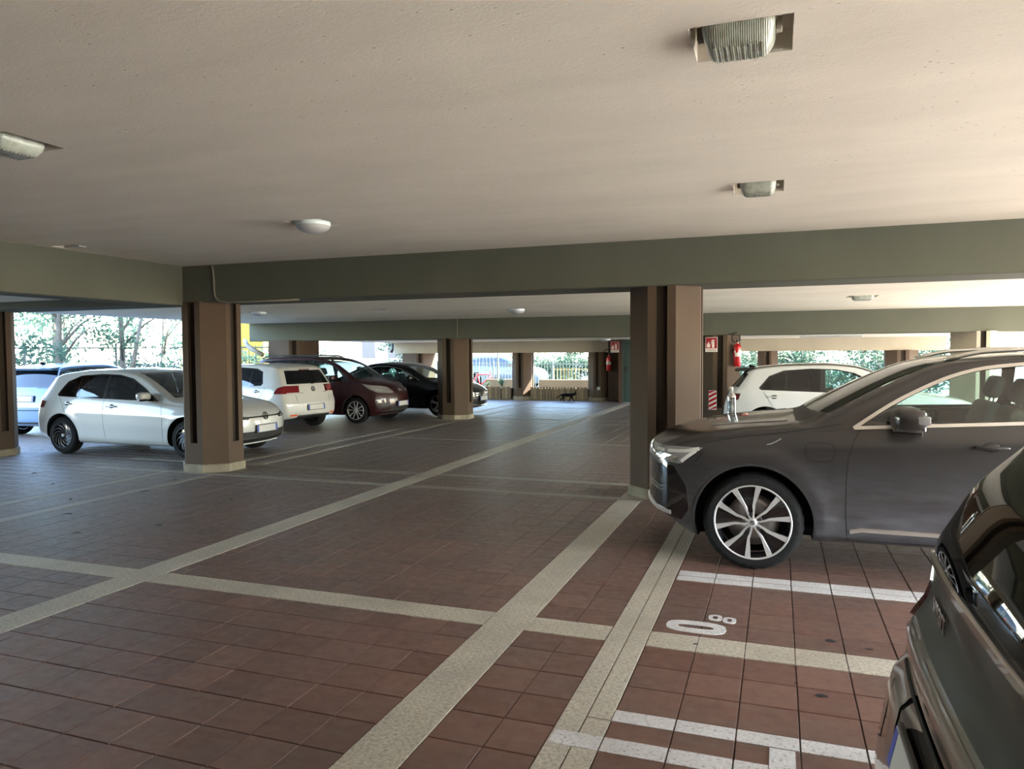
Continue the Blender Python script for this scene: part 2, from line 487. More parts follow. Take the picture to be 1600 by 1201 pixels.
cross_line(9.14, 9.31, -9.9, -4.71); cross_line(9.14, 9.31, -4.41, -0.9)
cross_line(13.03, 13.17, -7.3, -4.71); cross_line(13.03, 13.17, -4.41, -1.0)
cross_line(16.72, 16.87, -8.3, -4.71); cross_line(16.72, 16.87, -4.41, -1.5)
cross_line(17.62, 17.80, -8.3, -4.71); cross_line(17.62, 17.80, -4.41, -1.5)
cross_line(21.4, 21.56, -7.3, -4.71)
slab('painted_line', [(-7.52, -7.39, 4.6, 8.24)], M['faded_paint'], 0.0024)
slab('painted_line', [(-8.33, -8.20, 4.6, 8.24)], M['faded_paint'], 0.0024)
slab('painted_line', [(-7.52, -7.38, 9.32, 16.7)], M['faded_paint'], 0.0024)
slab('painted_line', [(-8.02, -7.88, 9.4, 14.5)], M['faded_paint'], 0.0024)
slab('painted_line', [(-7.52, -7.36, 17.9, 24.0)], M['faded_paint'], 0.0024)
slab('painted_line', [(-8.1, -7.95, 17.9, 24.0)], M['faded_paint'], 0.0024)
# painted bay number: one long oval figure and two small ones beside it
def ring2d(cx, cy, a, b, w, n=20, sup=3.0):
    vs, fs = [], []
    for k in range(n):
        th = 2 * PI * k / n
        c, s = math.cos(th), math.sin(th)
        ux = math.copysign(abs(c) ** (2 / sup), c); uy = math.copysign(abs(s) ** (2 / sup), s)
        vs += [(cx + a * ux, cy + b * uy, 0.0024), (cx + (a - w) * ux, cy + (b - w) * uy, 0.0024), (cx + a * ux, cy + b * uy, -0.003)]
    for k in range(n):
        j = (k + 1) % n
        fs += [(3 * k, 3 * j, 3 * j + 1, 3 * k + 1), (3 * k + 2, 3 * j + 2, 3 * j, 3 * k)]
    return vs, fs
v, f = ring2d(-0.455, 4.555, 0.178, 0.098, 0.072); mkpy('painted_number', v, f, M['line_paint'], floor)
vs, fs = ring2d(-0.355, 4.755, 0.042, 0.052, 0.026)
v, f = ring2d(-0.268, 4.735, 0.040, 0.052, 0.026); b = len(vs); vs += v; fs += [tuple(i + b for i in q) for q in f]
mkpy('painted_number', vs, fs, M['line_paint'], floor)
# dark dried drips on the tiles beside the small car
def blot(x, y, a, b):
    n = 14; vs = [(0, 0, 0.0036)]
    for k in range(n):
        th = 2 * PI * k / n; r = random.uniform(.75, 1.15)
        vs.append((a * r * math.cos(th), b * r * math.sin(th), 0.0028))
    return mkpy('oil_spot', [(vx + x, vy + y, vz) for vx, vy, vz in vs], [(0, k + 1, (k + 1) % n + 1) for k in range(n)], M['dark_void'], floor)
blot(0.30, 4.585, 0.030, 0.022); blot(0.215, 3.83, 0.030, 0.016); blot(0.10, 3.93, 0.008, 0.006); blot(0.50, 4.52, .025, .012)
blot(-0.43, 4.285, 0.016, 0.010)

# ------------------------------------------------------------------ ceilings with lamp recesses
def ceiling_bay(name, x0, x1, y0, y1, z, ztop, holes, mat, depth=0.10):
    """slab whose underside has square recesses cut into it"""
    xs = sorted({x0, x1, *[h[0] for h in holes], *[h[1] for h in holes]}); ys = sorted({y0, y1, *[h[2] for h in holes], *[h[3] for h in holes]})
    bm = bmesh.new(); cache = {}; rim = {}
    def V(x, y, zz):
        k = (round(x, 4), round(y, 4), round(zz, 4))
        if k not in cache: cache[k] = bm.verts.new(k)
        return cache[k]
    for i in range(len(xs) - 1):
        for j in range(len(ys) - 1):
            a, b, c, d = xs[i], xs[i + 1], ys[j], ys[j + 1]
            hole = any(h[0] - 1e-6 <= a and b <= h[1] + 1e-6 and h[2] - 1e-6 <= c and d <= h[3] + 1e-6 for h in holes)
            zz = z + depth if hole else z
            bm.faces.new((V(a, c, zz), V(a, d, zz), V(b, d, zz), V(b, c, zz)))
            if hole:
                for e in (((a, c), (b, c)), ((b, c), (b, d)), ((a, d), (b, d)), ((a, c), (a, d))):
                    rim[e] = rim.get(e, 0) + 1
    for (p, q), k in rim.items():
        if k == 1: bm.faces.new((V(*p, z), V(*q, z), V(*q, z + depth), V(*p, z + depth)))
    for (p, q) in (((x0, y0), (x1, y0)), ((x1, y0), (x1, y1)), ((x1, y1), (x0, y1)), ((x0, y1), (x0, y0))):
        bm.faces.new((V(*p, z), V(*q, z), V(*q, ztop), V(*p, ztop)))
    bm.faces.new((V(x0, y0, ztop), V(x1, y0, ztop), V(x1, y1, ztop), V(x0, y1, ztop)))
    bmesh.ops.remove_doubles(bm, verts=bm.verts[:], dist=1e-4)
    bmesh.ops.recalc_face_normals(bm, faces=bm.faces[:])
    o = mk(name, bm, mat); tag(o, kind='structure'); return o
RX = 6.95     # open right side of the garage
LX = -13.9    # open left side
def sq(cx, cy, w, d=None):
    d = d or w; return (cx - w / 2, cx + w / 2, cy - d / 2, cy + d / 2)
lampA = sq(-0.145, 3.165, 0.385, 0.36); lampB = sq(-0.15, 6.02, 0.37, 0.40); lampC = sq(-4.27, 3.17, 0.40, 0.37)
lampD = sq(-4.20, 6.08, 0.40, 0.38); lampE = sq(-7.66, 6.33, 0.36, 0.16)
CZ1, CZ2, CZ3 = 2.93, 2.53, 2.085
tag(ceiling_bay('ceiling', -8.4, RX, -5.2, 8.4, CZ1, 3.5, [lampA, lampB, lampC, lampD, lampE], M['ceiling'], 0.09), 'beige plaster garage ceiling with square lamp recesses')
lampF = sq(-10.0, 12.55, 0.40); lampG = sq(-7.25, 12.6, .34, .16); lampH = sq(-4.85, 13.8, 0.42); lampI = sq(1.25, 12.9, 0.44)
tag(ceiling_bay('ceiling', LX, RX, 8.41, 17.1, CZ2, 3.5, [lampF, lampG, lampH, lampI], M['ceiling_mid'], 0.08), 'pale ceiling of the middle bay behind the first beam')
tag(ceiling_bay('ceiling', LX, RX, 17.11, 25.8, CZ3, 3.5, [], M['ceiling_mid']), 'pale low ceiling of the farthest bay')
tag(ceiling_bay('ceiling', LX, -8.41, -5.2, 8.4, CZ2, 3.5, [], M['ceiling_mid']), 'pale ceiling of the side bay left of the green beam')

# ------------------------------------------------------------------ beams
def beam(x0, x1, y0, y1, z0, z1, mat, label):
    o = box('ceiling_beam', x0, x1, y0, y1, z0, z1, mat, None, 0.012, 1); tag(o, label, kind='structure'); return o
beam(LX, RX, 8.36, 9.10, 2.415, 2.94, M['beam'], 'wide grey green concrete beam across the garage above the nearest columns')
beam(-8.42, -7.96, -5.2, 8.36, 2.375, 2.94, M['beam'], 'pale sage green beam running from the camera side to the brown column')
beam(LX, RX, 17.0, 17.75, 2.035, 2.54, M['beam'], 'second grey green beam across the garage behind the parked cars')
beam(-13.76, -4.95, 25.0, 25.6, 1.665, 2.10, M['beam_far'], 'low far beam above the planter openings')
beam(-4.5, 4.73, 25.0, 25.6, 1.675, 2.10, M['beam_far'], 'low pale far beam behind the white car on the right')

w = box('light_block_upper', LX, RX, -5.4, 25.8, 3.5, 13.0, M['conc_out'], None, .02); tag(w, 'unseen upper storeys added over the garage to shade the left ground', kind='structure')  # unseen mass, added to throw shade over the ground at the left
# ------------------------------------------------------------------ columns
def column(cx, cy, w, ztop, label, face=0.39, rot=0.0, groove_from=0.42, colmat='column', plinth=True, z0=0.0):
    """octagonal pillar: four broad faces each with a vertical groove, chamfers between"""
    h = w / 2; f = w * face / 2; g = min(0.062, f * .42); d = 0.055
    outer = []
    for k in range(4):
        c, s = math.cos(k * PI / 2), math.sin(k * PI / 2)
        for (a, b, tagg) in ((-f, -h, 0), (-g, -h, 1), (-g, -h + d, 1), (g, -h + d, 1), (g, -h, 1), (f, -h, 0)):
            outer.append((a * c - b * s, a * s + b * c, tagg))
    plain_o = []
    for k in range(4):
        c, s = math.cos(k * PI / 2), math.sin(k * PI / 2)
        for (a, b) in ((-f, -h), (-g, -h), (-g, -h), (g, -h), (g, -h), (f, -h)):
            plain_o.append((a * c - b * s, a * s + b * c))
    n = len(outer); zg = z0 + groove_from
    vs = [(p[0], p[1], z0) for p in plain_o] + [(p[0], p[1], zg) for p in plain_o] + [(p[0], p[1], zg) for p in outer] + [(p[0], p[1], ztop) for p in outer]
    fs, mi = [], []
    for i in range(n):
        j = (i + 1) % n
        fs.append((i, j, n + j, n + i)); mi.append(0)
        fs.append((2 * n + i, 2 * n + j, 3 * n + j, 3 * n + i)); mi.append(1 if (i % 6) in (1, 2, 3) else 0)
    for k in range(4):
        b = k * 6
        fs.append((n + b + 1, n + b + 4, 2 * n + b + 3, 2 * n + b + 2)); mi.append(1)
    o = mkpy('column', vs, fs, [M[colmat], M['groove']])
    o.data.polygons.foreach_set('material_index', mi)
    o.location = (cx, cy, 0); o.rotation_euler = (0, 0, rot)
    tag(o, label, kind='structure')
    if plinth:
        bm = bmesh.new(); e = 0.022
        loop = []
        for k in range(4):
            c, s = math.cos(k * PI / 2), math.sin(k * PI / 2)
            for (a, b) in ((-f - e * .5, -h - e), (f + e * .5, -h - e)): loop.append((a * c - b * s, a * s + b * c))
        add_prism(bm, loop, (0, 0, z0), (1, 0, 0), (0, 1, 0), (0, 0, 1), 0.115, 0, 0.012)
        fix_normals(bm)
        mk('plinth', bm, M['plinth'], o)
    return o
column(-7.82, 8.74, 0.80, 2.43, 'octagonal brown concrete column in front of the white hatchback with a thin conduit above it')
column(-1.225, 8.78, 0.80, 2.43, 'octagonal beige and brown concrete column beside the nose of the grey car')
column(-12.56, 8.74, 0.80, 2.43, 'dark column at the far left edge beside the pale blue car')
column(-7.80, 17.40, 0.84, 2.05, 'brown column in front of the black car')
column(-1.20, 17.40, 0.80, 2.05, 'column carrying the fire extinguisher sign and the red and white striped panel')
column(-12.75, 17.45, 1.35, 2.05, 'broad brown column behind the dark red car', rot=math.radians(36), face=0.2)
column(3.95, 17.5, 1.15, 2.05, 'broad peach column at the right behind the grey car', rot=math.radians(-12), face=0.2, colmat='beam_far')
column(-8.66, 25.3, 0.74, 1.67, 'slim brown column between the two planters', face=0.36)
column(-5.82, 25.2, 0.74, 1.67, 'brown column at the right end of the planter behind the cat', face=0.36)
column(-12.9, 25.4, 1.25, 1.67, 'broad pale column behind the roof of the black car', rot=math.radians(30), face=0.2)
column(-0.30, 25.3, 0.62, 1.68, 'pinkish column behind the roof of the white car on the right', face=0.36)
column(3.55, 25.3, 0.9, 1.68, 'peach column at the far right back edge', face=0.36)
w = box('wall_back', -5.45, -4.98, 24.9, 25.3, 0, 2.10, M['wall_brown'], None, 0.01); tag(w, 'reddish brown wall beside the green door', kind='structure')
w = box('wall_back', -4.05, -1.6, 24.3, 24.6, 0, 2.10, M['wall_brown'], None, 0.01); tag(w, 'brown wall to the right of the green door', kind='structure')
w = box('wall_side', -4.97, -4.86, 24.3, 25.3, 0, 2.10, M['wall_brown'], None, 0.005); tag(w, 'dark reveal beside the green door', kind='structure')

w = box('light_block_behind', LX, RX, -5.4, -5.2, 0, 3.5, M['wall_brown'], None, .01); tag(w, 'unseen brown wall added behind the viewer to block light', kind='structure')  # out of view, added to darken faces turned towards the camera
w = box('light_block_right', RX - .2, RX, -5.2, -2.2, 0, 2.93, M['wall_brown'], None, .01); tag(w, 'unseen brown wall added right of the viewer to block light', kind='structure')  # out of view, added to cut light coming from behind right
w = box('light_block_left', LX, LX + .2, -5.2, 2.5, 0, 2.53, M['wall_brown'], None, .01); tag(w, 'unseen brown wall added left of the viewer to block light', kind='structure')  # out of view, added to keep out light from behind left
# ------------------------------------------------------------------ green steel door in the back wall
M['door_green'] = plain('door_green', (0.040, 0.068, 0.064), 0.5)
d = box('door_1', -4.86, -4.05, 24.36, 24.42, 0.01, 2.02, M['door_green'], None, 0.006); tag(d, 'dark blue green steel door beside the brown wall', kind='structure')
bm = bmesh.new(); add_box(bm, -4.86, -4.80, 24.32, 24.46, 0, 2.085); add_box(bm, -4.11, -4.05, 24.32, 24.46, 0, 2.085); add_box(bm, -4.86, -4.05, 24.32, 24.46, 2.025, 2.085)
mk('door_frame', bm, M['door_green'], d)
bm = bmesh.new(); add_box(bm, -4.77, -4.71, 24.335, 24.36, 1.02, 1.20, .005); add_box(bm, -4.75, -4.60, 24.30, 24.325, 1.14, 1.17, .005); add_box(bm, -4.755, -4.725, 24.31, 24.36, 1.14, 1.17)
mk('door_handle', bm, M['black_plastic'], d)

# ------------------------------------------------------------------ outside ground
o = mkpy('ground', [(-120, -60, -0.09), (120, -60, -0.09), (120, 140, -0.09), (-120, 140, -0.09)], [(0, 1, 2, 3)], M['asphalt']); tag(o, 'grey driveway around the garage', kind='structure')
o = box('ground', 6.97, 45, -25, 24.5, -.3, -.04, M['pave_out']); tag(o, 'sunlit pale paving along the open right side', kind='structure')
# ------------------------------------------------------------------ car bodies
class CarBody:
    """hollow painted shell swept from nose to tail through measured sections; parts are cut out of it"""
    def __init__(s, sp):
        s.sp = sp; L = sp['L']; s.L = L; s.x0 = sp['x0']
        s.top = pchip(sp['top']); s.bot = pchip(sp['bot']); s.sh = pchip(sp['sh']); s.wl = pchip(sp['wl']); s.crown = pchip(sp['crown'])
        s.inset = pchip(sp.get('inset', [(0, .004), (L, .004)]))
        s.nose = pchip(sp['nose']); s.tail = pchip(sp['tail'])
        s.prof = pchip(sp.get('prof', [(0, .90), (.04, .945), (.12, .965), (.3, .982), (.5, 1.0), (.72, .994), (.88, .978), (1.0, .955)]))
        s.tum = sp.get('tum', .36)
        s.wmax = max(w for _, w in sp['wl'])
        s.build()
    def half(s, q):
        sp = s.sp; L = s.L
        rf, rr = sp.get('rf', .10), sp.get('rr', .09)
        top, bot, sh, w, cr = s.top(q), s.bot(q), s.sh(q), s.wl(q), s.crown(q)
        k = 0.0
        if q < rf: k = rf * (1 - math.sqrt(max(0, 1 - (1 - q / rf) ** 2)))
        elif L - q < rr: k = rr * (1 - math.sqrt(max(0, 1 - (1 - (L - q) / rr) ** 2)))
        w -= k; top -= k * .55; bot += k * .4
        sh = min(sh, top - .02)
        pts = []
        wb = w * s.prof(0)
        for f in (0, .45, .8, .95): pts.append((wb * f, bot))
        for i in range(15):
            t = i / 14.0
            y = w * s.prof(t); z = bot + t * (sh - bot)
            for (fx, fz, r, a, pw) in sp.get('flares', ()):
                d = math.hypot(q - fx, z - fz)
                # flared arch lip
                y += a * math.exp(-((d - r) / pw) ** 2) * (1 if z > .2 else .5)
            for (za, zb, dz, am) in sp.get('creases', ()):
                q0 = q / L
                zc = za + (zb - za) * q0
                y += am * math.exp(-((z - zc) / dz) ** 2) * sstep((q - .5) / .4) * sstep((L - .25 - q) / .4)
            pts.append((y, z))
        yb = w * s.prof(1.0) - s.inset(q)
        ze = max(top - cr, sh + .006)
        pts.append((yb, sh + .002))
        ye = yb
        for i in range(1, 10):
            t = i / 9.0; z = sh + .002 + (ze - sh - .002) * t; dz = z - sh
            ye = yb - s.tum * dz * (.72 + .6 * dz)
            pts.append((ye, z))
        n = sp.get('sup', 2.6)
        for i in range(1, 13):
            th = i / 12.0 * PI / 2
            y = ye * max(0, math.cos(th)) ** (2 / n); z = ze + (top - ze) * math.sin(th) ** (2 / n)
            pts.append((y if i < 12 else 0.0, z))
        return pts
    def deform(s, q, y, z):
        sp = s.sp; L = s.L; Df, Dr = sp.get('Df', .8), sp.get('Dr', .8)
        x = s.x0 - q
        r = min(abs(y) / s.wmax, 1.05)
        gf = (1 - min(q / Df, 1)) ** 2; gr = (1 - min((L - q) / Dr, 1)) ** 2
        x -= gf * (sp['bow_f'] * r ** 2.4 + s.nose(z)); x += gr * (sp['bow_r'] * r ** 2.4 + s.tail(z))
        wb = sp.get('wbow')
        if wb:
            a, b, am = wb
            h = sstep((q - a + .25) / .3) * sstep((b + .35 - q) / .35)
            x += h * am * (1 - r * r) * (1 if z > s.sh(q) - .02 else 0)
        return Vector((x, y, z))
    def build(s):
        L = s.L
        qs = [0, .004, .012, .025, .042, .065, .09, .12] + list(np.arange(.16, L - .14, s.sp.get('step', .052))) + [L - .12, L - .09, L - .065, L - .042, L - .025, L - .012, L - .004, L]
        bm = bmesh.new(); rings = []
        for q in qs:
            h = s.half(q); n = len(h)
            left = [bm.verts.new(s.deform(q, y, z)) for y, z in h]
            right = [left[0]] + [bm.verts.new(s.deform(q, -y, z)) for y, z in h[1:-1]] + [left[-1]]
            rings.append((left, right))
        for (La, Ra), (Lb, Rb) in zip(rings[:-1], rings[1:]):
            for i in range(len(La) - 1):
                bm.faces.new((La[i], Lb[i], Lb[i + 1], La[i + 1]))
                bm.faces.new((Ra[i], Ra[i + 1], Rb[i + 1], Rb[i]))
        for (lf, rt), q, flip in ((rings[0], 0.0, False), (rings[-1], L, True)):
            h = s.half(q); m = 14; rows = []
            for i, (y, z) in enumerate(h):
                if i == 0 or i == len(h) - 1: rows.append([lf[i]] * (m + 1)); continue
                row = [lf[i]] + [bm.verts.new(s.deform(q, y * (1 - 2 * k / m), z)) for k in range(1, m)] + [rt[i]]
                rows.append(row)
            for i in range(len(rows) - 1):
                for k in range(m):
                    vs = []
                    for v in (rows[i][k], rows[i][k + 1], rows[i + 1][k + 1], rows[i + 1][k]):
                        if v not in vs: vs.append(v)
                    if len(vs) >= 3:
                        f = bm.faces.new(vs if flip else vs[::-1])
        bmesh.ops.recalc_face_normals(bm, faces=bm.faces[:])
        bm.normal_update()
        if s.sp.get('smooth_it', 1):
            for _ in range(s.sp.get('smooth_it', 1)):
                bmesh.ops.smooth_vert(bm, verts=[v for v in bm.verts], factor=.25, use_axis_x=True, use_axis_y=False, use_axis_z=True)
        bm.normal_update()
        lay = bm.verts.layers.float_vector.new('n')
        for v in bm.verts: v[lay] = v.normal
        s.bm = bm; s.lay = lay
        s.bvh = BVHTree.FromBMesh(bm)
    # ---- cutting
    AX = {'side': (Vector((1, 0, 0)), Vector((0, 0, 1))), 'front': (Vector((0, 1, 0)), Vector((0, 0, 1))), 'plan': (Vector((1, 0, 0)), Vector((0, 1, 0)))}
    def cut(s, view, poly, ok, inside_of=None):
        """returns the faces of the shell that lie inside the convex polygon seen in that view"""
        bm = s.bm
        a, b = s.AX[view] if isinstance(view, str) else view
        poly = [Vector((p[0], p[1])) for p in poly]
        area = sum(poly[i - 1].x * poly[i].y - poly[i].x * poly[i - 1].y for i in range(len(poly)))
        if area < 0: poly = poly[::-1]
        lo = Vector((min(p.x for p in poly), min(p.y for p in poly))); hi = Vector((max(p.x for p in poly), max(p.y for p in poly)))
        def cand(f):
            xs = [v.co.dot(a) for v in f.verts]; ys = [v.co.dot(b) for v in f.verts]
            return not (max(xs) < lo.x or min(xs) > hi.x or max(ys) < lo.y or min(ys) > hi.y)
        pool = inside_of if inside_of is not None else bm.faces
        fs = [f for f in pool if cand(f) and ok(f)]
        for i in range(len(poly)):
            p, q = poly[i - 1], poly[i]; d = q - p
            if d.length < 1e-6 or not fs: continue
            n2 = Vector((-d.y, d.x)).normalized()
            no = a * n2.x + b * n2.y; co = a * p.x + b * p.y
            geom = list({v for f in fs for v in f.verts}) + list({e for f in fs for e in f.edges}) + fs
            r = bmesh.ops.bisect_plane(bm, geom=geom, dist=1e-5, plane_co=co, plane_no=no)
            new = [g for g in r['geom'] if isinstance(g, bmesh.types.BMFace)]
            fs = [f for f in {*new} if f.is_valid and (f.calc_center_median() - co).dot(no) > 0]
        return fs
    def take(s, name, faces, mat, parent, offset=0.0, thick=0.0, keep=False):
        """lift faces off the shell into a mesh of their own"""
        nb = bmesh.new(); nl = nb.verts.layers.float_vector.new('n'); vm = {}
        for f in faces:
            vs = []
            for v in f.verts:
                if v not in vm:
                    w = nb.verts.new(v.co + Vector(v[s.lay]).normalized() * offset); w[nl] = v[s.lay]; vm[v] = w
                vs.append(vm[v])
            try: nb.faces.new(vs)
            except ValueError: pass
        if not keep: bmesh.ops.delete(s.bm, geom=faces, context='FACES')
        if thick:
            edges = [e for e in nb.edges if len(e.link_faces) == 1]
            r = bmesh.ops.extrude_edge_only(nb, edges=edges)
            for v in [g for g in r['geom'] if isinstance(g, bmesh.types.BMVert)]: v.co -= Vector(v[nl]).normalized() * thick
        return s.finish(name, nb, nl, mat, parent)
    def finish(s, name, bm, lay, mat, parent):
        ns = [Vector(v[lay]).normalized() for v in bm.verts]
        me = bpy.data.meshes.new(name); bm.to_mesh(me); bm.free()
        if 'n' in me.attributes: me.attributes.remove(me.attributes['n'])
        me.materials.append(mat)
        me.polygons.foreach_set('use_smooth', [True] * len(me.polygons))
        me.normals_split_custom_set_from_vertices([tuple(n) for n in ns])
        return link(bpy.data.objects.new(name, me), parent)
    def sides(s, view, poly, zmin=-1, nmin=.30):
        """the same opening on both flanks -> two face lists"""
        out = []
        for sg in (1, -1):
            out.append(s.cut(view, poly, lambda f, sg=sg: f.calc_center_median().y * sg > .12 and f.normal.y * sg > nmin and f.calc_center_median().z > zmin))
        return out
    # ---- surface lookup
    def on_side(s, x, z, sg):
        h = s.bvh.ray_cast(Vector((x, sg * 3.0, z)), Vector((0, -sg, 0)))
        return (h[0], h[1]) if h[0] is not None else (Vector((x, sg * s.wmax, z)), Vector((0, sg, 0)))
    def on_end(s, y, z, sg):
        h = s.bvh.ray_cast(Vector((sg * 12.0, y, z)), Vector((-sg, 0, 0)))
        return (h[0], h[1]) if h[0] is not None else (Vector((s.x0 if sg > 0 else s.x0 - s.L, y, z)), Vector((sg, 0, 0)))
    def on_top(s, x, y):
        h = s.bvh.ray_cast(Vector((x, y, 5)), Vector((0, 0, -1)))
        return (h[0], h[1]) if h[0] is not None else (Vector((x, y, 1)), Vector((0, 0, 1)))
    def ribbon(s, pts, width, thick, mat, name, parent, closed=False, bury=.002):
        """raised strip that follows surface points [(co, normal)]"""
        bm = bmesh.new(); n = len(pts); rows = []
        for i, (p, nn) in enumerate(pts):
            a = pts[(i - 1) % n][0] if (closed or i > 0) else p; b = pts[(i + 1) % n][0] if (closed or i < n - 1) else p
            d = (b - a).normalized(); w = nn.cross(d).normalized() * width / 2
            rows.append([bm.verts.new(p - w - nn * bury), bm.verts.new(p - w * .8 + nn * thick), bm.verts.new(p + w * .8 + nn * thick), bm.verts.new(p + w - nn * bury)])
        for i in range(n if closed else n - 1):
            A, B = rows[i], rows[(i + 1) % n]
            for k in range(3): bm.faces.new((A[k], A[k + 1], B[k + 1], B[k]))
        if not closed:
            bm.faces.new(rows[0]); bm.faces.new(rows[-1][::-1])
        fix_normals(bm)
        return mk(name, bm, mat, parent)
    def line_side(s, pts, sg, sub=8):
        out = []
        for (a, b) in zip(pts[:-1], pts[1:]):
            for k in range(sub):
                t = k / sub; out.append(s.on_side(s.x0 - (a[0] + (b[0] - a[0]) * t), a[1] + (b[1] - a[1]) * t, sg))
        out.append(s.on_side(s.x0 - pts[-1][0], pts[-1][1], sg))
        return out
    def S(s, poly):   # distances from the nose -> local x
        return [(s.x0 - p[0], p[1]) for p in poly]
    def arches(s, parent, wheels, R, zc, depth=.34, mat='black_plastic', lip=True):
        for q in wheels:
            poly = [(s.x0 - q + R * math.cos(2 * PI * k / 40), zc + R * math.sin(2 * PI * k / 40)) for k in range(40)]
            for sg in (1, -1):
                lp = None
                fs = s.cut('side', poly, lambda f, sg=sg: f.calc_center_median().y * sg > s.wmax - depth - .05)
                bmesh.ops.delete(s.bm, geom=fs, context='FACES')
                bm = bmesh.new(); arc = []
                for k in range(33):
                    a = -0.42 + (PI + .84) * k / 32; x = s.x0 - q + R * math.cos(a); z = zc + R * math.sin(a)
                    if z < s.bot(min(max(s.x0 - x, .05), s.L - .05)) + .012: continue
                    p, nn = s.on_side(x, z, sg)
                    if p.y * sg < s.wmax - depth: p = Vector((x, sg * (s.wmax - .08), z))
                    arc.append((p, Vector((x, sg * (s.wmax - depth), z))))
                v0 = [(bm.verts.new(p), bm.verts.new(b)) for p, b in arc]
                for A, B in zip(v0[:-1], v0[1:]): bm.faces.new((A[0], A[1], B[1], B[0]))
                bm.faces.new([v[1] for v in v0])
                fix_normals(bm); mk('wheel_well', bm, M['dark_void'], parent)
                if lip:
                    path = [(p + Vector((0, sg * .002, 0)), Vector((0, sg, 0))) for p, _ in arc]
                    s.ribbon(path, .022, .006, M[mat], 'arch_lip', parent, bury=.02)

def add_rbox(bm, c, size, rot=None, bevel=.03, seg=2, mat=0):
    M4 = Matrix.Translation(c) @ (rot.to_matrix().to_4x4() if rot is not None else Matrix())
    add_box(bm, -size[0] / 2, size[0] / 2, -size[1] / 2, size[1] / 2, -size[2] / 2, size[2] / 2, bevel, seg, mat, M4)
from mathutils import Euler
def seats(parent, rows, mat, floor_z=.33, tall=.64, head=True, names='seat'):
    for (x, y, w, isbench) in rows:
        bm = bmesh.new()
        add_rbox(bm, Vector((x + .18, y, floor_z + .10)), (.52, w, .17), Euler((0, -.1, 0)), .05, 3)
        tilt = Euler((0, -.36, 0))
        add_rbox(bm, Vector((x - .20, y, floor_z + .14 + tall / 2)), (.15, w * .95, tall), tilt, .06, 3)
        for f in bm.faces: f.smooth = True
        st = mk(names, bm, mat, parent, 'auto')
        if head:
            for yy in ((y,) if not isbench else (y - w * .3, y + w * .3)):
                hb = bmesh.new()
                add_rbox(hb, Vector((x - .335, yy, floor_z + tall + .24)), (.10, .25, .19), tilt, .045, 3)
                for dy in (-.06, .06): add_tube(hb, [(x - .31, yy + dy, floor_z + tall + .08), (x - .33, yy + dy, floor_z + tall + .2)], .007, 6)
                for f in hb.faces: f.smooth = True
                mk('headrest', hb, mat, st, 'auto')
def cabin(parent, cb, dash_q, sh_in, seat_mat, rear_q, rows, z=.36, wheel_side=1):
    """dashboard, steering wheel, floor tub, parcel shelf and seats behind the glass"""
    x0 = cb.x0
    w = cb.wmax - .10
    bm = bmesh.new()
    add_box(bm, x0 - rear_q, x0 - dash_q + .2, -w, w, z - .04, z)
    mk('cabin_floor', bm, M['dark_void'], parent)
    zt = cb.sh(dash_q) - .03
    bm = bmesh.new()
    add_box(bm, x0 - dash_q - .32, x0 - dash_q + .22, -w + .02, w - .02, z + .25, zt, .05, 2)
    add_rbox(bm, Vector((x0 - dash_q - .22, wheel_side * .36, zt + .01)), (.22, .36, .09), None, .03, 2)
    dsh = mk('dashboard', bm, M['seat_dark'], parent, 'auto')
    bm = bmesh.new(); c = Vector((x0 - dash_q - .42, wheel_side * .37, zt - .03)); tl = Euler((0, 1.15, 0)).to_matrix()
    add_tube(bm, [c + tl @ Vector((.185 * math.cos(a), .185 * math.sin(a), 0)) for a in np.arange(0, 2 * PI, PI / 12)], .016, 8, closed=True)
    for a in (0, 2.4, -2.4): add_tube(bm, [c, c + tl @ Vector((.18 * math.cos(a), .18 * math.sin(a), 0))], .016, 6)
    add_tube(bm, [c, c + Vector((.25, 0, -.08))], .03, 8)
    mk('steering_wheel', bm, M['seat_dark'], dsh, True)
    zs = cb.sh(rear_q) - .06
    bm = bmesh.new(); add_box(bm, x0 - rear_q - .12, x0 - rear_q + .40, -w + .08, w - .08, zs - .03, zs)
    mk('parcel_shelf', bm, M['seat_dark'], parent)
    for sg in (1, -1):
        bm = bmesh.new(); pts = []
        add_box(bm, x0 - rear_q + .1, x0 - dash_q - .1, sg * (w - .02) - .025, sg * (w - .02) + .025, z, cb.sh((dash_q + rear_q) / 2) - .035, .02)
        mk('door_lining', bm, M['trim_grey'] if seat_mat == M['seat_beige'] else M['seat_dark'], parent)
    seats(parent, rows, seat_mat, z)

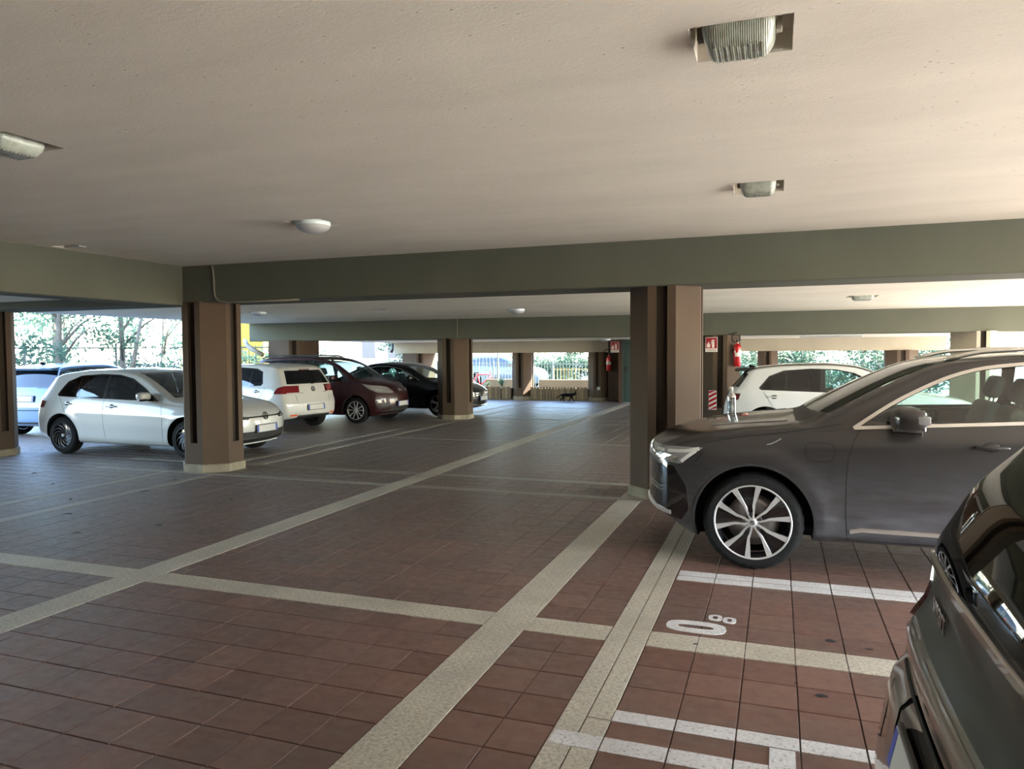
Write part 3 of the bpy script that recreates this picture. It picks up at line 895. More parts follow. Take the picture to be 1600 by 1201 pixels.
# ------------------------------------------------------------------ wheels (axle along local Y, outer face towards -Y)
def wheel_proto(R, width, rim_r, style, hub_mat='alloy'):
    bm = bmesh.new(); h = width / 2; sw = R - rim_r
    prof = [(rim_r - .004, h - .025), (rim_r + .006, h - .006), (rim_r + sw * .35, h), (rim_r + sw * .62, h - .004), (R - .022, h - .016), (R - .006, h - .032), (R, h - .05)]
    half = prof[:]
    full = [(r, -y) for r, y in half] + [(R - .006, -h + .075), (R - .006, -.03), (R, -.025), (R, .025), (R - .006, .03), (R - .006, h - .075)] + [(r, y) for r, y in half[::-1]]
    seg = 120 if style == 'split' else 56
    rings = add_lathe(bm, full, seg, 'Y')
    if style == 'split':
        for ri, ring in enumerate(rings):
            for k, v in enumerate(ring):
                if abs(v.co.y) > h - .06 and math.hypot(v.co.x, v.co.z) > R - .03 and (k % 4) in (0, 1):
                    s = (math.hypot(v.co.x, v.co.z) - .004) / math.hypot(v.co.x, v.co.z); v.co.x *= s; v.co.z *= s
    fix_normals(bm)
    wh = mk('wheel', bm, M['rubber'], None, 'auto')
    # barrel and lip
    bm = bmesh.new()
    add_lathe(bm, [(rim_r - .004, h - .02), (rim_r - .018, .02), (rim_r - .03, -.02), (rim_r - .016, -h + .05), (rim_r - .006, -h + .012)], 48, 'Y')
    fix_normals(bm)
    mk('rim', bm, M['alloy_dark'], wh, True)
    bm = bmesh.new()
    add_lathe(bm, [(rim_r + .004, -h + .012), (rim_r + .006, -h - .001), (rim_r - .004, -h - .004), (rim_r - .009, -h + .008)], 64, 'Y')
    fix_normals(bm)
    mk('rim_edge', bm, M['alloy'] if style in ('split', 'star', 'double') else M['alloy_dark'], wh, True)
    # brake disc
    bm = bmesh.new(); add_lathe(bm, [(.05, -.005), (rim_r * .70, -.005), (rim_r * .70, .02), (.05, .02)], 40, 'Y', closed=True)
    fix_normals(bm)
    mk('brake_disc', bm, M['disc_metal'] if style == 'split' else M['alloy_dark'], wh)
    bm = bmesh.new(); add_lathe(bm, [(.02, .06), (rim_r - .02, .06)], 32, 'Y'); mk('wheel_back', bm, M['dark_void'], wh)
    yo = -h + .018
    def prism(name, poly, y, dep, mat, bev=.004, rot=0.0):
        c, s_ = math.cos(rot), math.sin(rot)
        pl = [(p[0] * c - p[1] * s_, p[0] * s_ + p[1] * c) for p in poly]
        b = bmesh.new(); add_prism(b, pl, (0, y, 0), (1, 0, 0), (0, 0, 1), (0, -1, 0), dep, 0, bev); fix_normals(b)
        return b
    rr = rim_r - .012
    if style == 'split':
        for k in range(5):
            a = math.radians(100 + 72 * k)
            sb = bmesh.new()
            def arm(sg):
                # machined arm from the hub, kinked, widening to the rim
                return [(.030, sg * .004), (.085, sg * .018), (.125, sg * .021), (rr, sg * .070), (rr - .006, sg * .116), (.130, sg * .043), (.085, sg * .033), (.034, sg * .020)]
            for sg in (1, -1):
                pl = arm(sg); pl = pl if sg > 0 else pl[::-1]
                c, s_ = math.cos(a), math.sin(a)
                q = [(p[0] * c - p[1] * s_, p[0] * s_ + p[1] * c) for p in pl]
                add_prism(sb, q, (0, yo + .012, 0), (1, 0, 0), (0, 0, 1), (0, -1, 0), .028, 0, .003)
            fix_normals(sb)
            sp = mk('spoke', sb, M['alloy'], wh); sp['label'] = 'machined silver twin arm'
            fb = prism('f', [(.075, .016), (.12, .020), (rr + .004, .074), (rr + .004, -.074), (.12, -.020), (.075, -.016)], yo + .016, .016, None, .003, a)
            for off in (-.022, .022):
                c, s_ = math.cos(a), math.sin(a)
                q = [(.10, off * .35 - .003), (rr, off - .005), (rr, off + .005), (.10, off * .35 + .003)]
                q = [(p[0] * c - p[1] * s_, p[0] * s_ + p[1] * c) for p in q]
                add_prism(fb, q, (0, yo + .002, 0), (1, 0, 0), (0, 0, 1), (0, -1, 0), .008, 0, .002)
            fix_normals(fb)
            mk('spoke_infill', fb, M['gloss_black'], wh)
            bb = bmesh.new(); c, s_ = math.cos(a), math.sin(a)
            add_lathe(bb, [(.014, 0), (.014, -.012), (.009, -.014), (.002, -.010)], 10, 'Y', 0, Matrix.Translation((.062 * c, yo - .008, .062 * s_)))
            mk('wheel_bolt', bb, M['alloy_dark'], wh, True)
        bm = bmesh.new(); add_lathe(bm, [(.036, .02), (.036, -.018), (.030, -.024), (.012, -.025), (.001, -.025)], 24, 'Y', 0, Matrix.Translation((0, yo, 0)))
        hc = mk('hub_cap', bm, M['alloy'], wh, True)
        bm = bmesh.new(); add_tube(bm, [(.014 * math.cos(t), yo - .027, .014 * math.sin(t)) for t in np.arange(0, 2 * PI, PI / 8)], .003, 6, closed=True)
        add_tube(bm, [(-.012, yo - .027, .010), (.012, yo - .027, -.010)], .003, 6)
        mk('hub_emblem', bm, M['gloss_black'], wh, True)
    elif style == 'swirl':
        bm = bmesh.new(); add_lathe(bm, [(.002, 0), (.08, -.002), (rr, .012)], 40, 'Y', 0, Matrix.Translation((0, yo + .012, 0))); fix_normals(bm); mk('wheel_face', bm, M['gloss_black'], wh, True)
        for k in range(11):
            a = 2 * PI * k / 11; pts = []
            sb = bmesh.new()
            for i in range(8):
                t = i / 7; r = .055 + (rr - .06) * t; ph = a + 1.0 * t ** 1.5
                pts.append(Vector((r * math.cos(ph), yo - .001, r * math.sin(ph))))
            add_tube(sb, pts, .006, 6, radii=[.002 + .0045 * (i / 7) for i in range(8)])
            mk('spoke', sb, M['trim_metal'], wh, True)
        bm = bmesh.new(); add_lathe(bm, [(.03, 0), (.03, -.012), (.001, -.014)], 16, 'Y', 0, Matrix.Translation((0, yo + .004, 0))); mk('hub_cap', bm, M['alloy'], wh, True)
    else:
        n = {'star': 5, 'double': 5, 'plain': 7}[style]
        for k in range(n):
            a = 2 * PI * k / n + .3
            if style == 'double':
                sb = bmesh.new()
                for sg in (1, -1):
                    c, s_ = math.cos(a), math.sin(a)
                    q = [(.03, sg * .004), (rr, sg * .040), (rr, sg * .066), (.03, sg * .026)]
                    q = q if sg > 0 else q[::-1]
                    q = [(p[0] * c - p[1] * s_, p[0] * s_ + p[1] * c) for p in q]
                    add_prism(sb, q, (0, yo + .01, 0), (1, 0, 0), (0, 0, 1), (0, -1, 0), .022, 0, .003)
                fix_normals(sb)
            else:
                sb = prism('s', [(.02, .030), (.10, .022), (rr, .042), (rr, -.042), (.10, -.022), (.02, -.030)], yo + .012, .024, None, .005, a)
            mk('spoke', sb, M['alloy_dark'] if style == 'plain' else M['alloy'], wh)
        bm = bmesh.new(); add_lathe(bm, [(.042, .02), (.042, -.014), (.03, -.02), (.001, -.02)], 20, 'Y', 0, Matrix.Translation((0, yo, 0))); mk('hub_cap', bm, M['alloy'], wh, True)
    return wh
def put_wheels(root, proto, xs, half_track, R, steer=0.0):
    first = True
    for i, x in enumerate(xs):
        for sg in (-1, 1):
            w = proto if first else dup(proto, root)
            first = False
            w.parent = root; w.location = (x, sg * half_track, R)
            w.rotation_euler = (0, 0, (0 if sg < 0 else PI) + (steer if i == 0 else 0))

def oval(cx, cy, a, b, n=20): return [(cx + a * math.cos(2 * PI * k / n), cy + b * math.sin(2 * PI * k / n)) for k in range(n)]
def mirror_arm(cb, root, q, z, mat, sg, size=(.13, .21, .14), stalk_dz=-.08, under='gloss_black', lens=False):
    p, n = cb.on_side(cb.x0 - q, z, sg)
    bm = bmesh.new(); c = Vector((cb.x0 - q, p.y + sg * (size[1] * .62), z + .03))
    add_rbox(bm, c, (size[0], size[1], size[2]), Euler((0, 0, sg * -.12)), min(size) * .38, 4)
    for v in bm.verts:
        t = (v.co.y - c.y) * sg / size[1]; v.co.z = c.z + (v.co.z - c.z) * (1 - .28 * max(0, t)); v.co.x += -.05 * t
    for f in bm.faces: f.smooth = True
    m = mk('door_mirror', bm, mat, root, 'auto')
    bm = bmesh.new()
    add_rbox(bm, c + Vector((0, -sg * .01, -size[2] * .48)), (size[0] * .92, size[1] * .9, size[2] * .35), Euler((0, 0, sg * -.12)), .02, 2)
    add_tube(bm, [c + Vector((-.0, -sg * size[1] * .3, -size[2] * .45)), Vector((p.x + .01, p.y - sg * .03, z + stalk_dz))], .03, 8)
    mk('mirror_base', bm, M[under], m, 'auto')
    bm = bmesh.new(); add_rbox(bm, c + Vector((-size[0] * .5, 0, -.005)), (.012, size[1] * .85, size[2] * .75), Euler((0, 0, sg * -.12)), .005, 1)
    mk('mirror_glass', bm, M['chrome'], m)
    if lens:
        bm = bmesh.new(); add_rbox(bm, c + Vector((-size[0] * .38, sg * size[1] * .47, .005)), (size[0] * .42, .03, size[2] * .34), Euler((0, 0, sg * -.12)), .01, 2)
        mk('mirror_lamp', bm, M['lamp_grey'], m, 'auto')
    return m
def handle(cb, root, q, z, sg, mat, length=.20, dark=True):
    p, n = cb.on_side(cb.x0 - q, z, sg)
    if dark:
        bm = bmesh.new(); add_lathe(bm, [(.045, -.004), (.040, .003), (.001, .003)], 18, 'Z', 0, Matrix.Translation(p) @ Vector((0, 0, 1)).rotation_difference(n).to_matrix().to_4x4() @ Matrix.Diagonal((1.35, .8, 1, 1)))
        cup = mk('handle_recess', bm, M['gloss_black'], root, True)
    bm = bmesh.new(); add_rbox(bm, p + Vector((0, sg * .028, 0)), (length, .018, .026), None, .008, 2)
    add_box(bm, p.x - length * .45, p.x - length * .33, min(p.y, p.y + sg * .03), max(p.y, p.y + sg * .03), p.z - .01, p.z + .01)
    add_box(bm, p.x + length * .33, p.x + length * .45, min(p.y, p.y + sg * .03), max(p.y, p.y + sg * .03), p.z - .01, p.z + .01)
    return mk('door_handle', bm, mat, root, 'auto')
def plate(root, c, n, w=.52, h=.11, up=Vector((0, 0, 1)), chars=None, frame=True):
    n = n.normalized(); u = up.cross(n).normalized(); v = n.cross(u)
    M4 = Matrix(((u.x, v.x, n.x, c.x), (u.y, v.y, n.y, c.y), (u.z, v.z, n.z, c.z), (0, 0, 0, 1)))
    bm = bmesh.new(); add_box(bm, -w / 2 - .012, w / 2 + .012, -h / 2 - .012, h / 2 + .012, -.012, .003, .003, 1, 0, M4)
    fr = mk('plate_holder', bm, M['black_plastic'], root)
    bm = bmesh.new(); add_box(bm, -w / 2, w / 2, -h / 2, h / 2, .003, .006, 0, 1, 0, M4)
    for s in (-1, 1): add_box(bm, s * (w / 2 - .021) - .021, s * (w / 2 - .021) + .021, -h / 2 + .002, h / 2 - .002, .004, .0072, 0, 1, 1, M4)
    pl = mk('number_plate', bm, [M['plate_white'], M['plate_blue']], root)
    if chars:
        me = text_mesh(chars, h * .82, .0006); me.materials.clear(); me.materials.append(M['gloss_black'])
        t = bpy.data.objects.new('plate_lettering', me); t.matrix_world = M4 @ Matrix.Translation((0, -.002, .0075)) @ Matrix.Diagonal((.9, 1, 1, 1)); link(t, pl)
    return pl
def emblem_ring(root, c, n, r, mat, strokes, name='emblem'):
    n = n.normalized(); up = Vector((0, 0, 1)); u = up.cross(n).normalized(); v = n.cross(u)
    bm = bmesh.new()
    add_tube(bm, [c + n * .006 + (u * math.cos(t) + v * math.sin(t)) * r for t in np.arange(0, 2 * PI, PI / 10)], r * .11, 6, closed=True)
    for a, b in strokes: add_tube(bm, [c + n * .006 + (u * a[0] + v * a[1]) * r, c + n * .006 + (u * b[0] + v * b[1]) * r], r * .085, 6)
    return mk(name, bm, mat, root, True)
VW = [((-.42, .88), (0, .05)), ((.42, .88), (0, .05)), ((-.9, .3), (-.42, -.85)), ((-.42, -.85), (0, -.05)), ((0, -.05), (.42, -.85)), ((.42, -.85), (.9, .3))]
# ------------------------------------------------------------------ dark grey estate car at the right
def car_root(name, x, y, yaw, label, group=None):
    r = empty(name, (x, y, 0), math.radians(yaw)); tag(r, label, 'car', group); return r
up_ok = lambda f: f.normal.z > .15
def grey_suv():
    root = car_root('suv', 2.695, 6.80, 180, 'dark grey SUV with dusty doors and a large twin-spoke alloy wheel')
    sp = dict(L=4.70, x0=3.765,
        top=[(0, .925), (.05, .955), (.15, .995), (.4, 1.055), (.8, 1.112), (1.15, 1.15), (1.32, 1.178), (1.45, 1.25), (1.95, 1.50), (2.15, 1.58), (2.4, 1.635), (2.8, 1.66), (3.4, 1.655), (4.0, 1.62), (4.4, 1.57), (4.70, 1.50)],
        bot=[(0, .34), (.15, .26), (.45, .21), (1.3, .245), (3.3, .26), (4.2, .28), (4.7, .36)],
        sh=[(0, .80), (.25, .92), (.6, .985), (1.1, 1.04), (1.6, 1.09), (2.7, 1.155), (4.0, 1.19), (4.7, 1.19)],
        wl=[(0, .84), (.3, .90), (.7, .93), (1.4, .932), (3.3, .935), (4.0, .92), (4.7, .86)],
        crown=[(0, .09), (.5, .075), (1.2, .08), (1.35, .12), (1.9, .10), (2.3, .052), (4.7, .05)],
        nose=[(.2, .26), (.33, .10), (.43, .0), (.6, .0), (.82, .0), (.9, .01), (.97, .05)], tail=[(.2, .1), (.5, 0), (.8, 0), (1.0, .05), (1.2, .14), (1.5, .36)],
        bow_f=.27, bow_r=.16, Df=.75, Dr=.8, tum=.36, step=.045, rf=.09,
        prof=[(0, .88), (.05, .935), (.10, .955), (.22, .968), (.5, 1.0), (.75, .998), (.9, .985), (1.0, .957)],
        flares=[(.90, .372, .50, .016, .05), (3.765, .372, .50, .016, .05)], creases=[(.50, .46, .035, -.012)], wbow=(1.35, 2.2, .10))
    cb = CarBody(sp); S = cb.S
    # openings
    ws = cb.cut('front', [(-.80, 1.212), (.80, 1.212), (.655, 1.578), (-.655, 1.578)], lambda f: up_ok(f) and 1.15 < cb.x0 - f.calc_center_median().x < 2.45)
    cb.take('windscreen', ws, M['glass_clear'], root)
    cw = cb.cut('plan', S([(1.20, -.70), (1.36, -.70), (1.36, .70), (1.20, .70)]), lambda f: f.normal.z > .2 and f.calc_center_median().z > 1.0)
    cb.take('cowl_panel', cw, M['black_plastic'], root)
    dlo = S([(1.60, 1.112), (1.88, 1.315), (2.21, 1.482), (2.42, 1.547), (2.75, 1.585), (3.3, 1.58), (3.9, 1.49), (4.12, 1.36), (4.2, 1.222), (2.75, 1.178)])
    sm = lambda pl, r: [(p.x, p.y) for p in round_poly(pl, [.012] + [r] * (len(pl) - 1), 3)]
    dlo = sm(dlo, .16)
    for sg, fs in zip((1, -1), cb.sides('side', dlo, 1.0)):
        win = [S([(1.66, 1.126), (1.92, 1.318), (2.21, 1.466), (2.42, 1.531), (2.75, 1.567), (2.93, 1.569), (2.93, 1.190), (2.75, 1.186)]),
               S([(3.03, 1.20), (3.03, 1.568), (3.3, 1.563), (3.66, 1.51), (3.66, 1.212)]), S([(3.70, 1.214), (3.70, 1.50), (3.9, 1.47), (4.10, 1.33), (4.16, 1.23)])]
        rest = set(fs)
        for wpoly in win:
            pool = [f for f in rest if f.is_valid]
            before = set(cb.bm.faces)
            g = cb.cut('side', sm(wpoly, .14) if wpoly is win[0] else wpoly, lambda f: True, pool)
            rest = {f for f in (rest | (set(cb.bm.faces) - before)) if f.is_valid}
            rest -= set(g)
            cb.take('side_window', g, M['glass'], root, -.004)
            rest = {f for f in rest if f.is_valid}
        cb.take('pillar_trim', list(rest), M['gloss_black'], root, .001)
        ring = []
        k = len(dlo)
        for i in range(k):
            a, b = dlo[i], dlo[(i + 1) % k]; n = max(1, int(math.hypot(a[0] - b[0], a[1] - b[1]) / .06))
            ring += [cb.on_side(a[0] + (b[0] - a[0]) * j / n, a[1] + (b[1] - a[1]) * j / n, sg) for j in range(n)]
        cb.ribbon(ring, .030, .007, M['satin_chrome'], 'window_trim', root, closed=True)
    rw = cb.cut('front', [(-.60, 1.20), (.60, 1.20), (.50, 1.46), (-.50, 1.46)], lambda f: f.normal.x < -.2 and f.calc_center_median().x < cb.x0 - 4.0)
    cb.take('rear_window', rw, M['glass_dark'], root)
    # lamps
    for sg in (1, -1):
        hl = cb.cut('side', S([(-.03, .905), (.02, .913), (.30, .928), (.53, .930), (.35, .795), (.05, .822), (-.03, .83)]), lambda f, sg=sg: f.calc_center_median().y * sg > .42 and (f.normal.y * sg > .02 or f.normal.x > .3) and abs(f.normal.z) < .9)
        h = cb.take('headlight', hl, M['lamp_grey'], root)
        # T-shaped daytime light
        pts = [cb.on_side(cb.x0 - q, z, sg) for q, z in ((.14, .888), (.20, .888), (.27, .889), (.34, .892), (.40, .898), (.46, .912), (.50, .921))]
        cb.ribbon(pts, .030, .004, M['white_lens'], 'daytime_light', h)
        pts = [cb.on_side(cb.x0 - q, z, sg) for q, z in ((.47, .905), (.44, .88), (.40, .85), (.36, .815))]
        cb.ribbon(pts, .032, .004, M['white_lens'], 'daytime_light', h)
        pts = [cb.on_side(cb.x0 - q, z, sg) for q, z in ((.17, .848), (.22, .843), (.28, .836), (.33, .828))]
        cb.ribbon(pts, .05, .003, M['chrome'], 'headlight_reflector', h)
    fa = cb.cut('side', S([(-.03, .79), (.30, .775), (.40, .62), (.42, .44), (.36, .345), (-.03, .37)]), lambda f: f.normal.x > .05 or abs(f.normal.y) > .2)  # grille runs onto the bumper corner; its dark reflection is painted black there
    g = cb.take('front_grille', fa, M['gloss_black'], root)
    for k in range(9):
        y = -.36 + .09 * k; pp = [cb.on_end(y, z, 1) for z in (.50, .58, .66, .74, .80)]
        cb.ribbon(pp, .014, .003, M['chrome'], 'grille_bar', g)
    tl = cb.sides('side', S([(4.45, 1.15), (4.8, 1.15), (4.8, .85), (4.62, .85)]), 0, .05)
    for fs in tl: cb.take('tail_light', fs, M['red_lens'], root, .004)
    cb.arches(root, (.90, 3.765), .445, .372)
    for sg in (1, -1):
        dark = M['dark_void']
        for nm, pl in (('door_seam', [(1.645, 1.108), (1.60, 1.02), (1.562, .9), (1.548, .7), (1.552, .45), (1.565, .27)]), ('door_seam', [(2.98, 1.18), (2.98, .6), (2.97, .28)]), ('door_seam', [(1.565, .275), (2.97, .285)]),
                       ('bonnet_seam', [(.50, .958), (.8, 1.022), (1.1, 1.062), (1.35, 1.105), (1.52, 1.14)]), ('bumper_seam', [(.53, .90), (.47, .82)])):
            cb.ribbon(cb.line_side(pl, sg), .007, .0012, dark, nm, root)
        fl = [cb.on_side(p.x, p.y, sg) for p in round_poly([(cb.x0 - 1.27, .865), (cb.x0 - 1.47, .865), (cb.x0 - 1.47, 1.0), (cb.x0 - 1.27, 1.0)], .055, 5)]
        if sg == 1: cb.ribbon(fl, .006, .0012, dark, 'charging_flap', root, closed=True)
        cb.ribbon(cb.line_side([(1.58, .348), (1.66, .365), (2.4, .362), (3.3, .37)], sg), .036, .008, M['satin_chrome'], 'sill_strip', root)
        cb.ribbon([cb.on_side(cb.x0 - q, z, sg) for q, z in ((1.0, .972), (1.03, .980), (1.07, 1.0), (1.10, 1.02))], .010, .004, M['lamp_grey'], 'wing_badge', root)
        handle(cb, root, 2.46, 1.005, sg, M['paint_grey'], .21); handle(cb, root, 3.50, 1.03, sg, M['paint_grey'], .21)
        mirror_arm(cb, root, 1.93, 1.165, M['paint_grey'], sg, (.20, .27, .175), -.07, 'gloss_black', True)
        pts = []
        for q in np.arange(2.22, 4.35, .08):
            t = (q - 2.22) / 2.13; p, n = cb.on_top(cb.x0 - q, sg * (.615 + .02 * math.sin(PI * t)))
            pts.append(p + Vector((0, 0, .006 + .035 * min(1, math.sin(PI * t) * 3))))
        bm = bmesh.new(); add_tube(bm, pts, .017, 8); mk('roof_rail', bm, M['satin_chrome'], root, True)
        # bumper chrome at the corner
        cb.ribbon([cb.on_side(cb.x0 - q, z, sg) for q, z in ((.015, .435), (.05, .432), (.10, .425), (.16, .415), (.22, .405), (.275, .395))], .034, .014, M['alloy'], 'bumper_blade', root)
        for z0 in (.605, .575): cb.ribbon([cb.on_side(cb.x0 - q, z, sg) for q, z in ((.05, z0 + .01), (.10, z0 + .005), (.16, z0 - .002), (.21, z0 - .008))], .012, .006, M['chrome'], 'bumper_vent_trim', root)
    cb.ribbon([cb.on_end(y, .435, 1) for y in np.arange(-.50, .51, .1)], .030, .010, M['alloy'], 'bumper_blade', root)
    emblem_ring(root, cb.on_end(0, .66, 1)[0] + Vector((.012, 0, 0)), Vector((1, 0, 0)), .06, M['chrome'], [((-.7, .7), (.7, -.7))])
    # bonnet crease ridges
    for sg in (1, -1):
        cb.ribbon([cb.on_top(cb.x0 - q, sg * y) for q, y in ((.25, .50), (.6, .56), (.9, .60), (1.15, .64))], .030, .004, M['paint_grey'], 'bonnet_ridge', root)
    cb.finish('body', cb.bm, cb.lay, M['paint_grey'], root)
    cabin(root, cb, 1.72, .08, M['seat_beige'], 4.2, [(cb.x0 - 2.44, .37, .52, False), (cb.x0 - 2.44, -.37, .52, False), (cb.x0 - 3.62, 0, 1.25, True)], .49)
    wh = wheel_proto(.372, .235, .282, 'split'); put_wheels(root, wh, (2.865, 0), .80, .372)
    return root
grey_suv()

# ------------------------------------------------------------------ hatchbacks, mini-van and saloon
def hatch(name, x, y, yaw, label, col, k=None, lamps='slim', roof=None, wheel='swirl', group=None, rear_glass='glass_dark', side_glass='glass', rear_side=None, mirror_mat=None, chars=None, kind='hatch'):
    k = k or {}
    root = car_root(name, x, y, yaw, label, group)
    H = k.get('H', 1.0)   # height scale
    WB = k.get('WB', 2.636); fo = k.get('fo', .863); L = k.get('L', 4.284)
    sp = dict(L=L, x0=WB + fo,
        top=k.get('top', [(0, .72), (.05, .755), (.25, .83), (.6, .90), (1.0, .955), (1.12, .985), (1.5, 1.17), (1.85, 1.335), (2.1, 1.412), (2.5, 1.456), (3.0, 1.448), (3.6, 1.405), (4.0, 1.35), (L, 1.315)]),
        bot=k.get('bot', [(0, .26), (.2, .19), (.5, .17), (1.2, .19), (3.0, .20), (3.8, .23), (L, .30)]),
        sh=k.get('sh', [(0, .62), (.3, .735), (1.0, .86), (1.5, .90), (2.5, .935), (3.6, .965), (L, .975)]),
        wl=k.get('wl', [(0, .80), (.4, .87), (1.2, .893), (3.0, .895), (3.8, .875), (L, .82)]),
        crown=k.get('crown', [(0, .07), (.5, .06), (1.0, .06), (1.2, .10), (1.8, .10), (2.2, .075), (L, .07)]),
        nose=k.get('nose', [(.15, .14), (.3, .03), (.5, 0), (.62, .01), (.72, .06), (.8, .12)]),
        tail=k.get('tail', [(.2, .10), (.32, .02), (.5, 0), (.65, .02), (.8, .06), (.92, .10), (1.0, .15), (1.1, .23), (1.2, .31), (1.3, .39), (1.42, .47)]),
        bow_f=k.get('bow_f', .30), bow_r=k.get('bow_r', .17), Df=.8, Dr=k.get('Dr', .9), tum=k.get('tum', .38), step=.065, creases=k.get('creases', [(.66, .74, .03, .008)]), wbow=(1.1, 2.1, .10),
        flares=[(fo, .315, .40, .012, .04), (fo + WB, .315, .40, .012, .04)])
    cb = CarBody(sp); S = cb.S
    wsr = k.get('ws', (.985, 1.385, .74, .60)); wq = k.get('wsq', (.95, 2.25))
    ws = cb.cut('front', [(-wsr[2], wsr[0]), (wsr[2], wsr[0]), (wsr[3], wsr[1]), (-wsr[3], wsr[1])], lambda f: up_ok(f) and wq[0] < cb.x0 - f.calc_center_median().x < wq[1])
    cb.take('windscreen', ws, M['glass_clear'], root)
    dlo = S(k.get('dlo', [(1.42, .925), (1.75, 1.14), (2.05, 1.29), (2.35, 1.352), (2.75, 1.365), (3.2, 1.33), (3.45, 1.23), (3.62, 1.02), (3.58, .985), (2.6, .955)]))
    wins = k.get('wins', [[(1.62, .945), (1.80, 1.145), (2.06, 1.272), (2.36, 1.335), (2.52, 1.340), (2.52, .962)], [(2.60, .965), (2.60, 1.343), (2.76, 1.348), (3.14, 1.317), (3.14, .98)], [(3.18, .985), (3.18, 1.312), (3.43, 1.215), (3.58, 1.02), (3.55, .993)]])
    for sg, fs in zip((1, -1), cb.sides('side', dlo, .8)):
        rest = set(fs)
        for wi, wpoly in enumerate(wins):
            pool = [f for f in rest if f.is_valid]; before = set(cb.bm.faces)
            g = cb.cut('side', S(wpoly), lambda f: True, pool)
            rest = {f for f in (rest | (set(cb.bm.faces) - before)) if f.is_valid} - set(g)
            cb.take('side_window', g, M[side_glass if wi == 0 or not rear_side else rear_side], root, -.003)
            rest = {f for f in rest if f.is_valid}
        cb.take('pillar_trim', list(rest), M['gloss_black'], root, .0)
    rg = k.get('rg', (1.0, 1.29, .62, .52))
    rw = cb.cut('front', [(-rg[2], rg[0]), (rg[2], rg[0]), (rg[3], rg[1]), (-rg[3], rg[1])], lambda f: f.normal.x < -.12 and f.calc_center_median().x < cb.x0 - k.get('rgq', 3.5))
    cb.take('rear_window', rw, M[rear_glass], root, .0)
    # head and tail lamps
    for sg in (1, -1):
        hp = k.get('hl', [(-.05, .655), (.20, .70), (.48, .775), (.44, .70), (.25, .625), (-.05, .60)])
        hl = cb.cut('side', S(hp), lambda f, sg=sg: f.calc_center_median().y * sg > k.get('hly', .36) and (f.normal.y * sg > .02 or f.normal.x > .2))
        h = cb.take('headlight', hl, M['gloss_black'] if lamps == 'slim' else M['lamp_grey'], root, .002)
        cb.ribbon([cb.on_side(cb.x0 - q, z, sg) for q, z in k.get('drl', ((.20, .668), (.28, .685), (.36, .708), (.42, .728)))], .022, .003, M['white_lens'], 'daytime_light', h)
        tp = k.get('tl', [(L - .42, .90), (L + .1, .94), (L + .1, .79), (L - .36, .79)])
        t = cb.cut('side', S(tp), lambda f, sg=sg: f.calc_center_median().y * sg > k.get('tly', .42) and f.calc_center_median().x < cb.x0 - L + .7 and (f.normal.y * sg > .02 or f.normal.x < -.2))
        cb.take('tail_light', t, M[k.get('tlm', 'red_lens')], root, .004)
    # lower grille
    gp = k.get('grille', [(-.6, .20), (.6, .20), (.66, .42), (-.66, .42)])
    gr = cb.cut('front', gp, lambda f: f.normal.x > .2 and f.calc_center_median().x > cb.x0 - .6)
    cb.take('front_grille', gr, M['black_plastic'], root, -.006)
    rs = cb.cut('front', k.get('diff', [(-.62, .20), (.62, .20), (.55, .40), (-.55, .40)]), lambda f: f.normal.x < -.2 and f.calc_center_median().x < cb.x0 - L + .5)
    if k.get('diff', 1): cb.take('rear_apron', rs, M['black_plastic'], root, -.004)
    if roof:
        rf = cb.cut('plan', S([(1.95, -.62), (L - .02, -.62), (L - .02, .62), (1.95, .62)]), lambda f: f.normal.z > .6 and f.calc_center_median().z > 1.25)
        cb.take('roof_panel', rf, M[roof], root, .002)
    R = k.get('R', .318)
    cb.arches(root, (fo, fo + WB), R + .055, R + .005, .30, 'black_plastic', k.get('lip', False))
    for sg in (1, -1):
        for pl in k.get('seams', ([(1.36, .90), (1.32, .6), (1.34, .22)], [(2.56, .95), (2.56, .6), (2.54, .22)], [(3.55, .97), (3.42, .75), (3.20, .50), (3.10, .24)])):
            cb.ribbon(cb.line_side(pl, sg, 6), .007, .001, M['dark_void'], 'door_seam', root)
        for (q, z) in k.get('handles', ((2.38, .835), (3.36, .865))): handle(cb, root, q, z, sg, M[col], .19)
        mq = k.get('mq', (1.62, .985)); mirror_arm(cb, root, mq[0], mq[1], M[mirror_mat or col], sg, (.12, .21, .13), -.04, 'gloss_black')
    if k.get('fin', True):
        p, n = cb.on_top(cb.x0 - (L - .55), 0); bm = bmesh.new()
        add_prism(bm, [(-.08, -.004), (.07, -.004), (-.05, .055), (-.085, .05)], p + Vector((0, -.01, 0)), (1, 0, 0), (0, 0, 1), (0, 1, 0), .02, 0, .004); fix_normals(bm)
        mk('roof_antenna', bm, M[k.get('finm', 'gloss_black')], root)
    if k.get('spoiler'):
        z0 = k['spoiler'][0]; bm = bmesh.new(); xr = cb.x0 - L
        a = [(k['spoiler'][1], z0 + .035), (k['spoiler'][1], z0 - .0), (k['spoiler'][2] - .03, z0 - .05), (k['spoiler'][2], z0 - .012)]
        add_prism(bm, [(cb.x0 - q, z) for q, z in a], (0, -.56, 0), (1, 0, 0), (0, 0, 1), (0, 1, 0), 1.12, 0, .01); fix_normals(bm)
        mk('roof_spoiler', bm, M[k['spoiler'][3]], root)
    zf = k.get('pz', (.46, .62))
    if k.get('front_plate', True): plate(root, cb.on_end(0, zf[0], 1)[0] + Vector((.02, 0, 0)), Vector((1, 0, .05)))
    pr = k.get('rp', .55); p, n = cb.on_end(0, pr, -1); plate(root, p + Vector((-.016, 0, 0)), Vector((-1, 0, .12)), chars=chars)
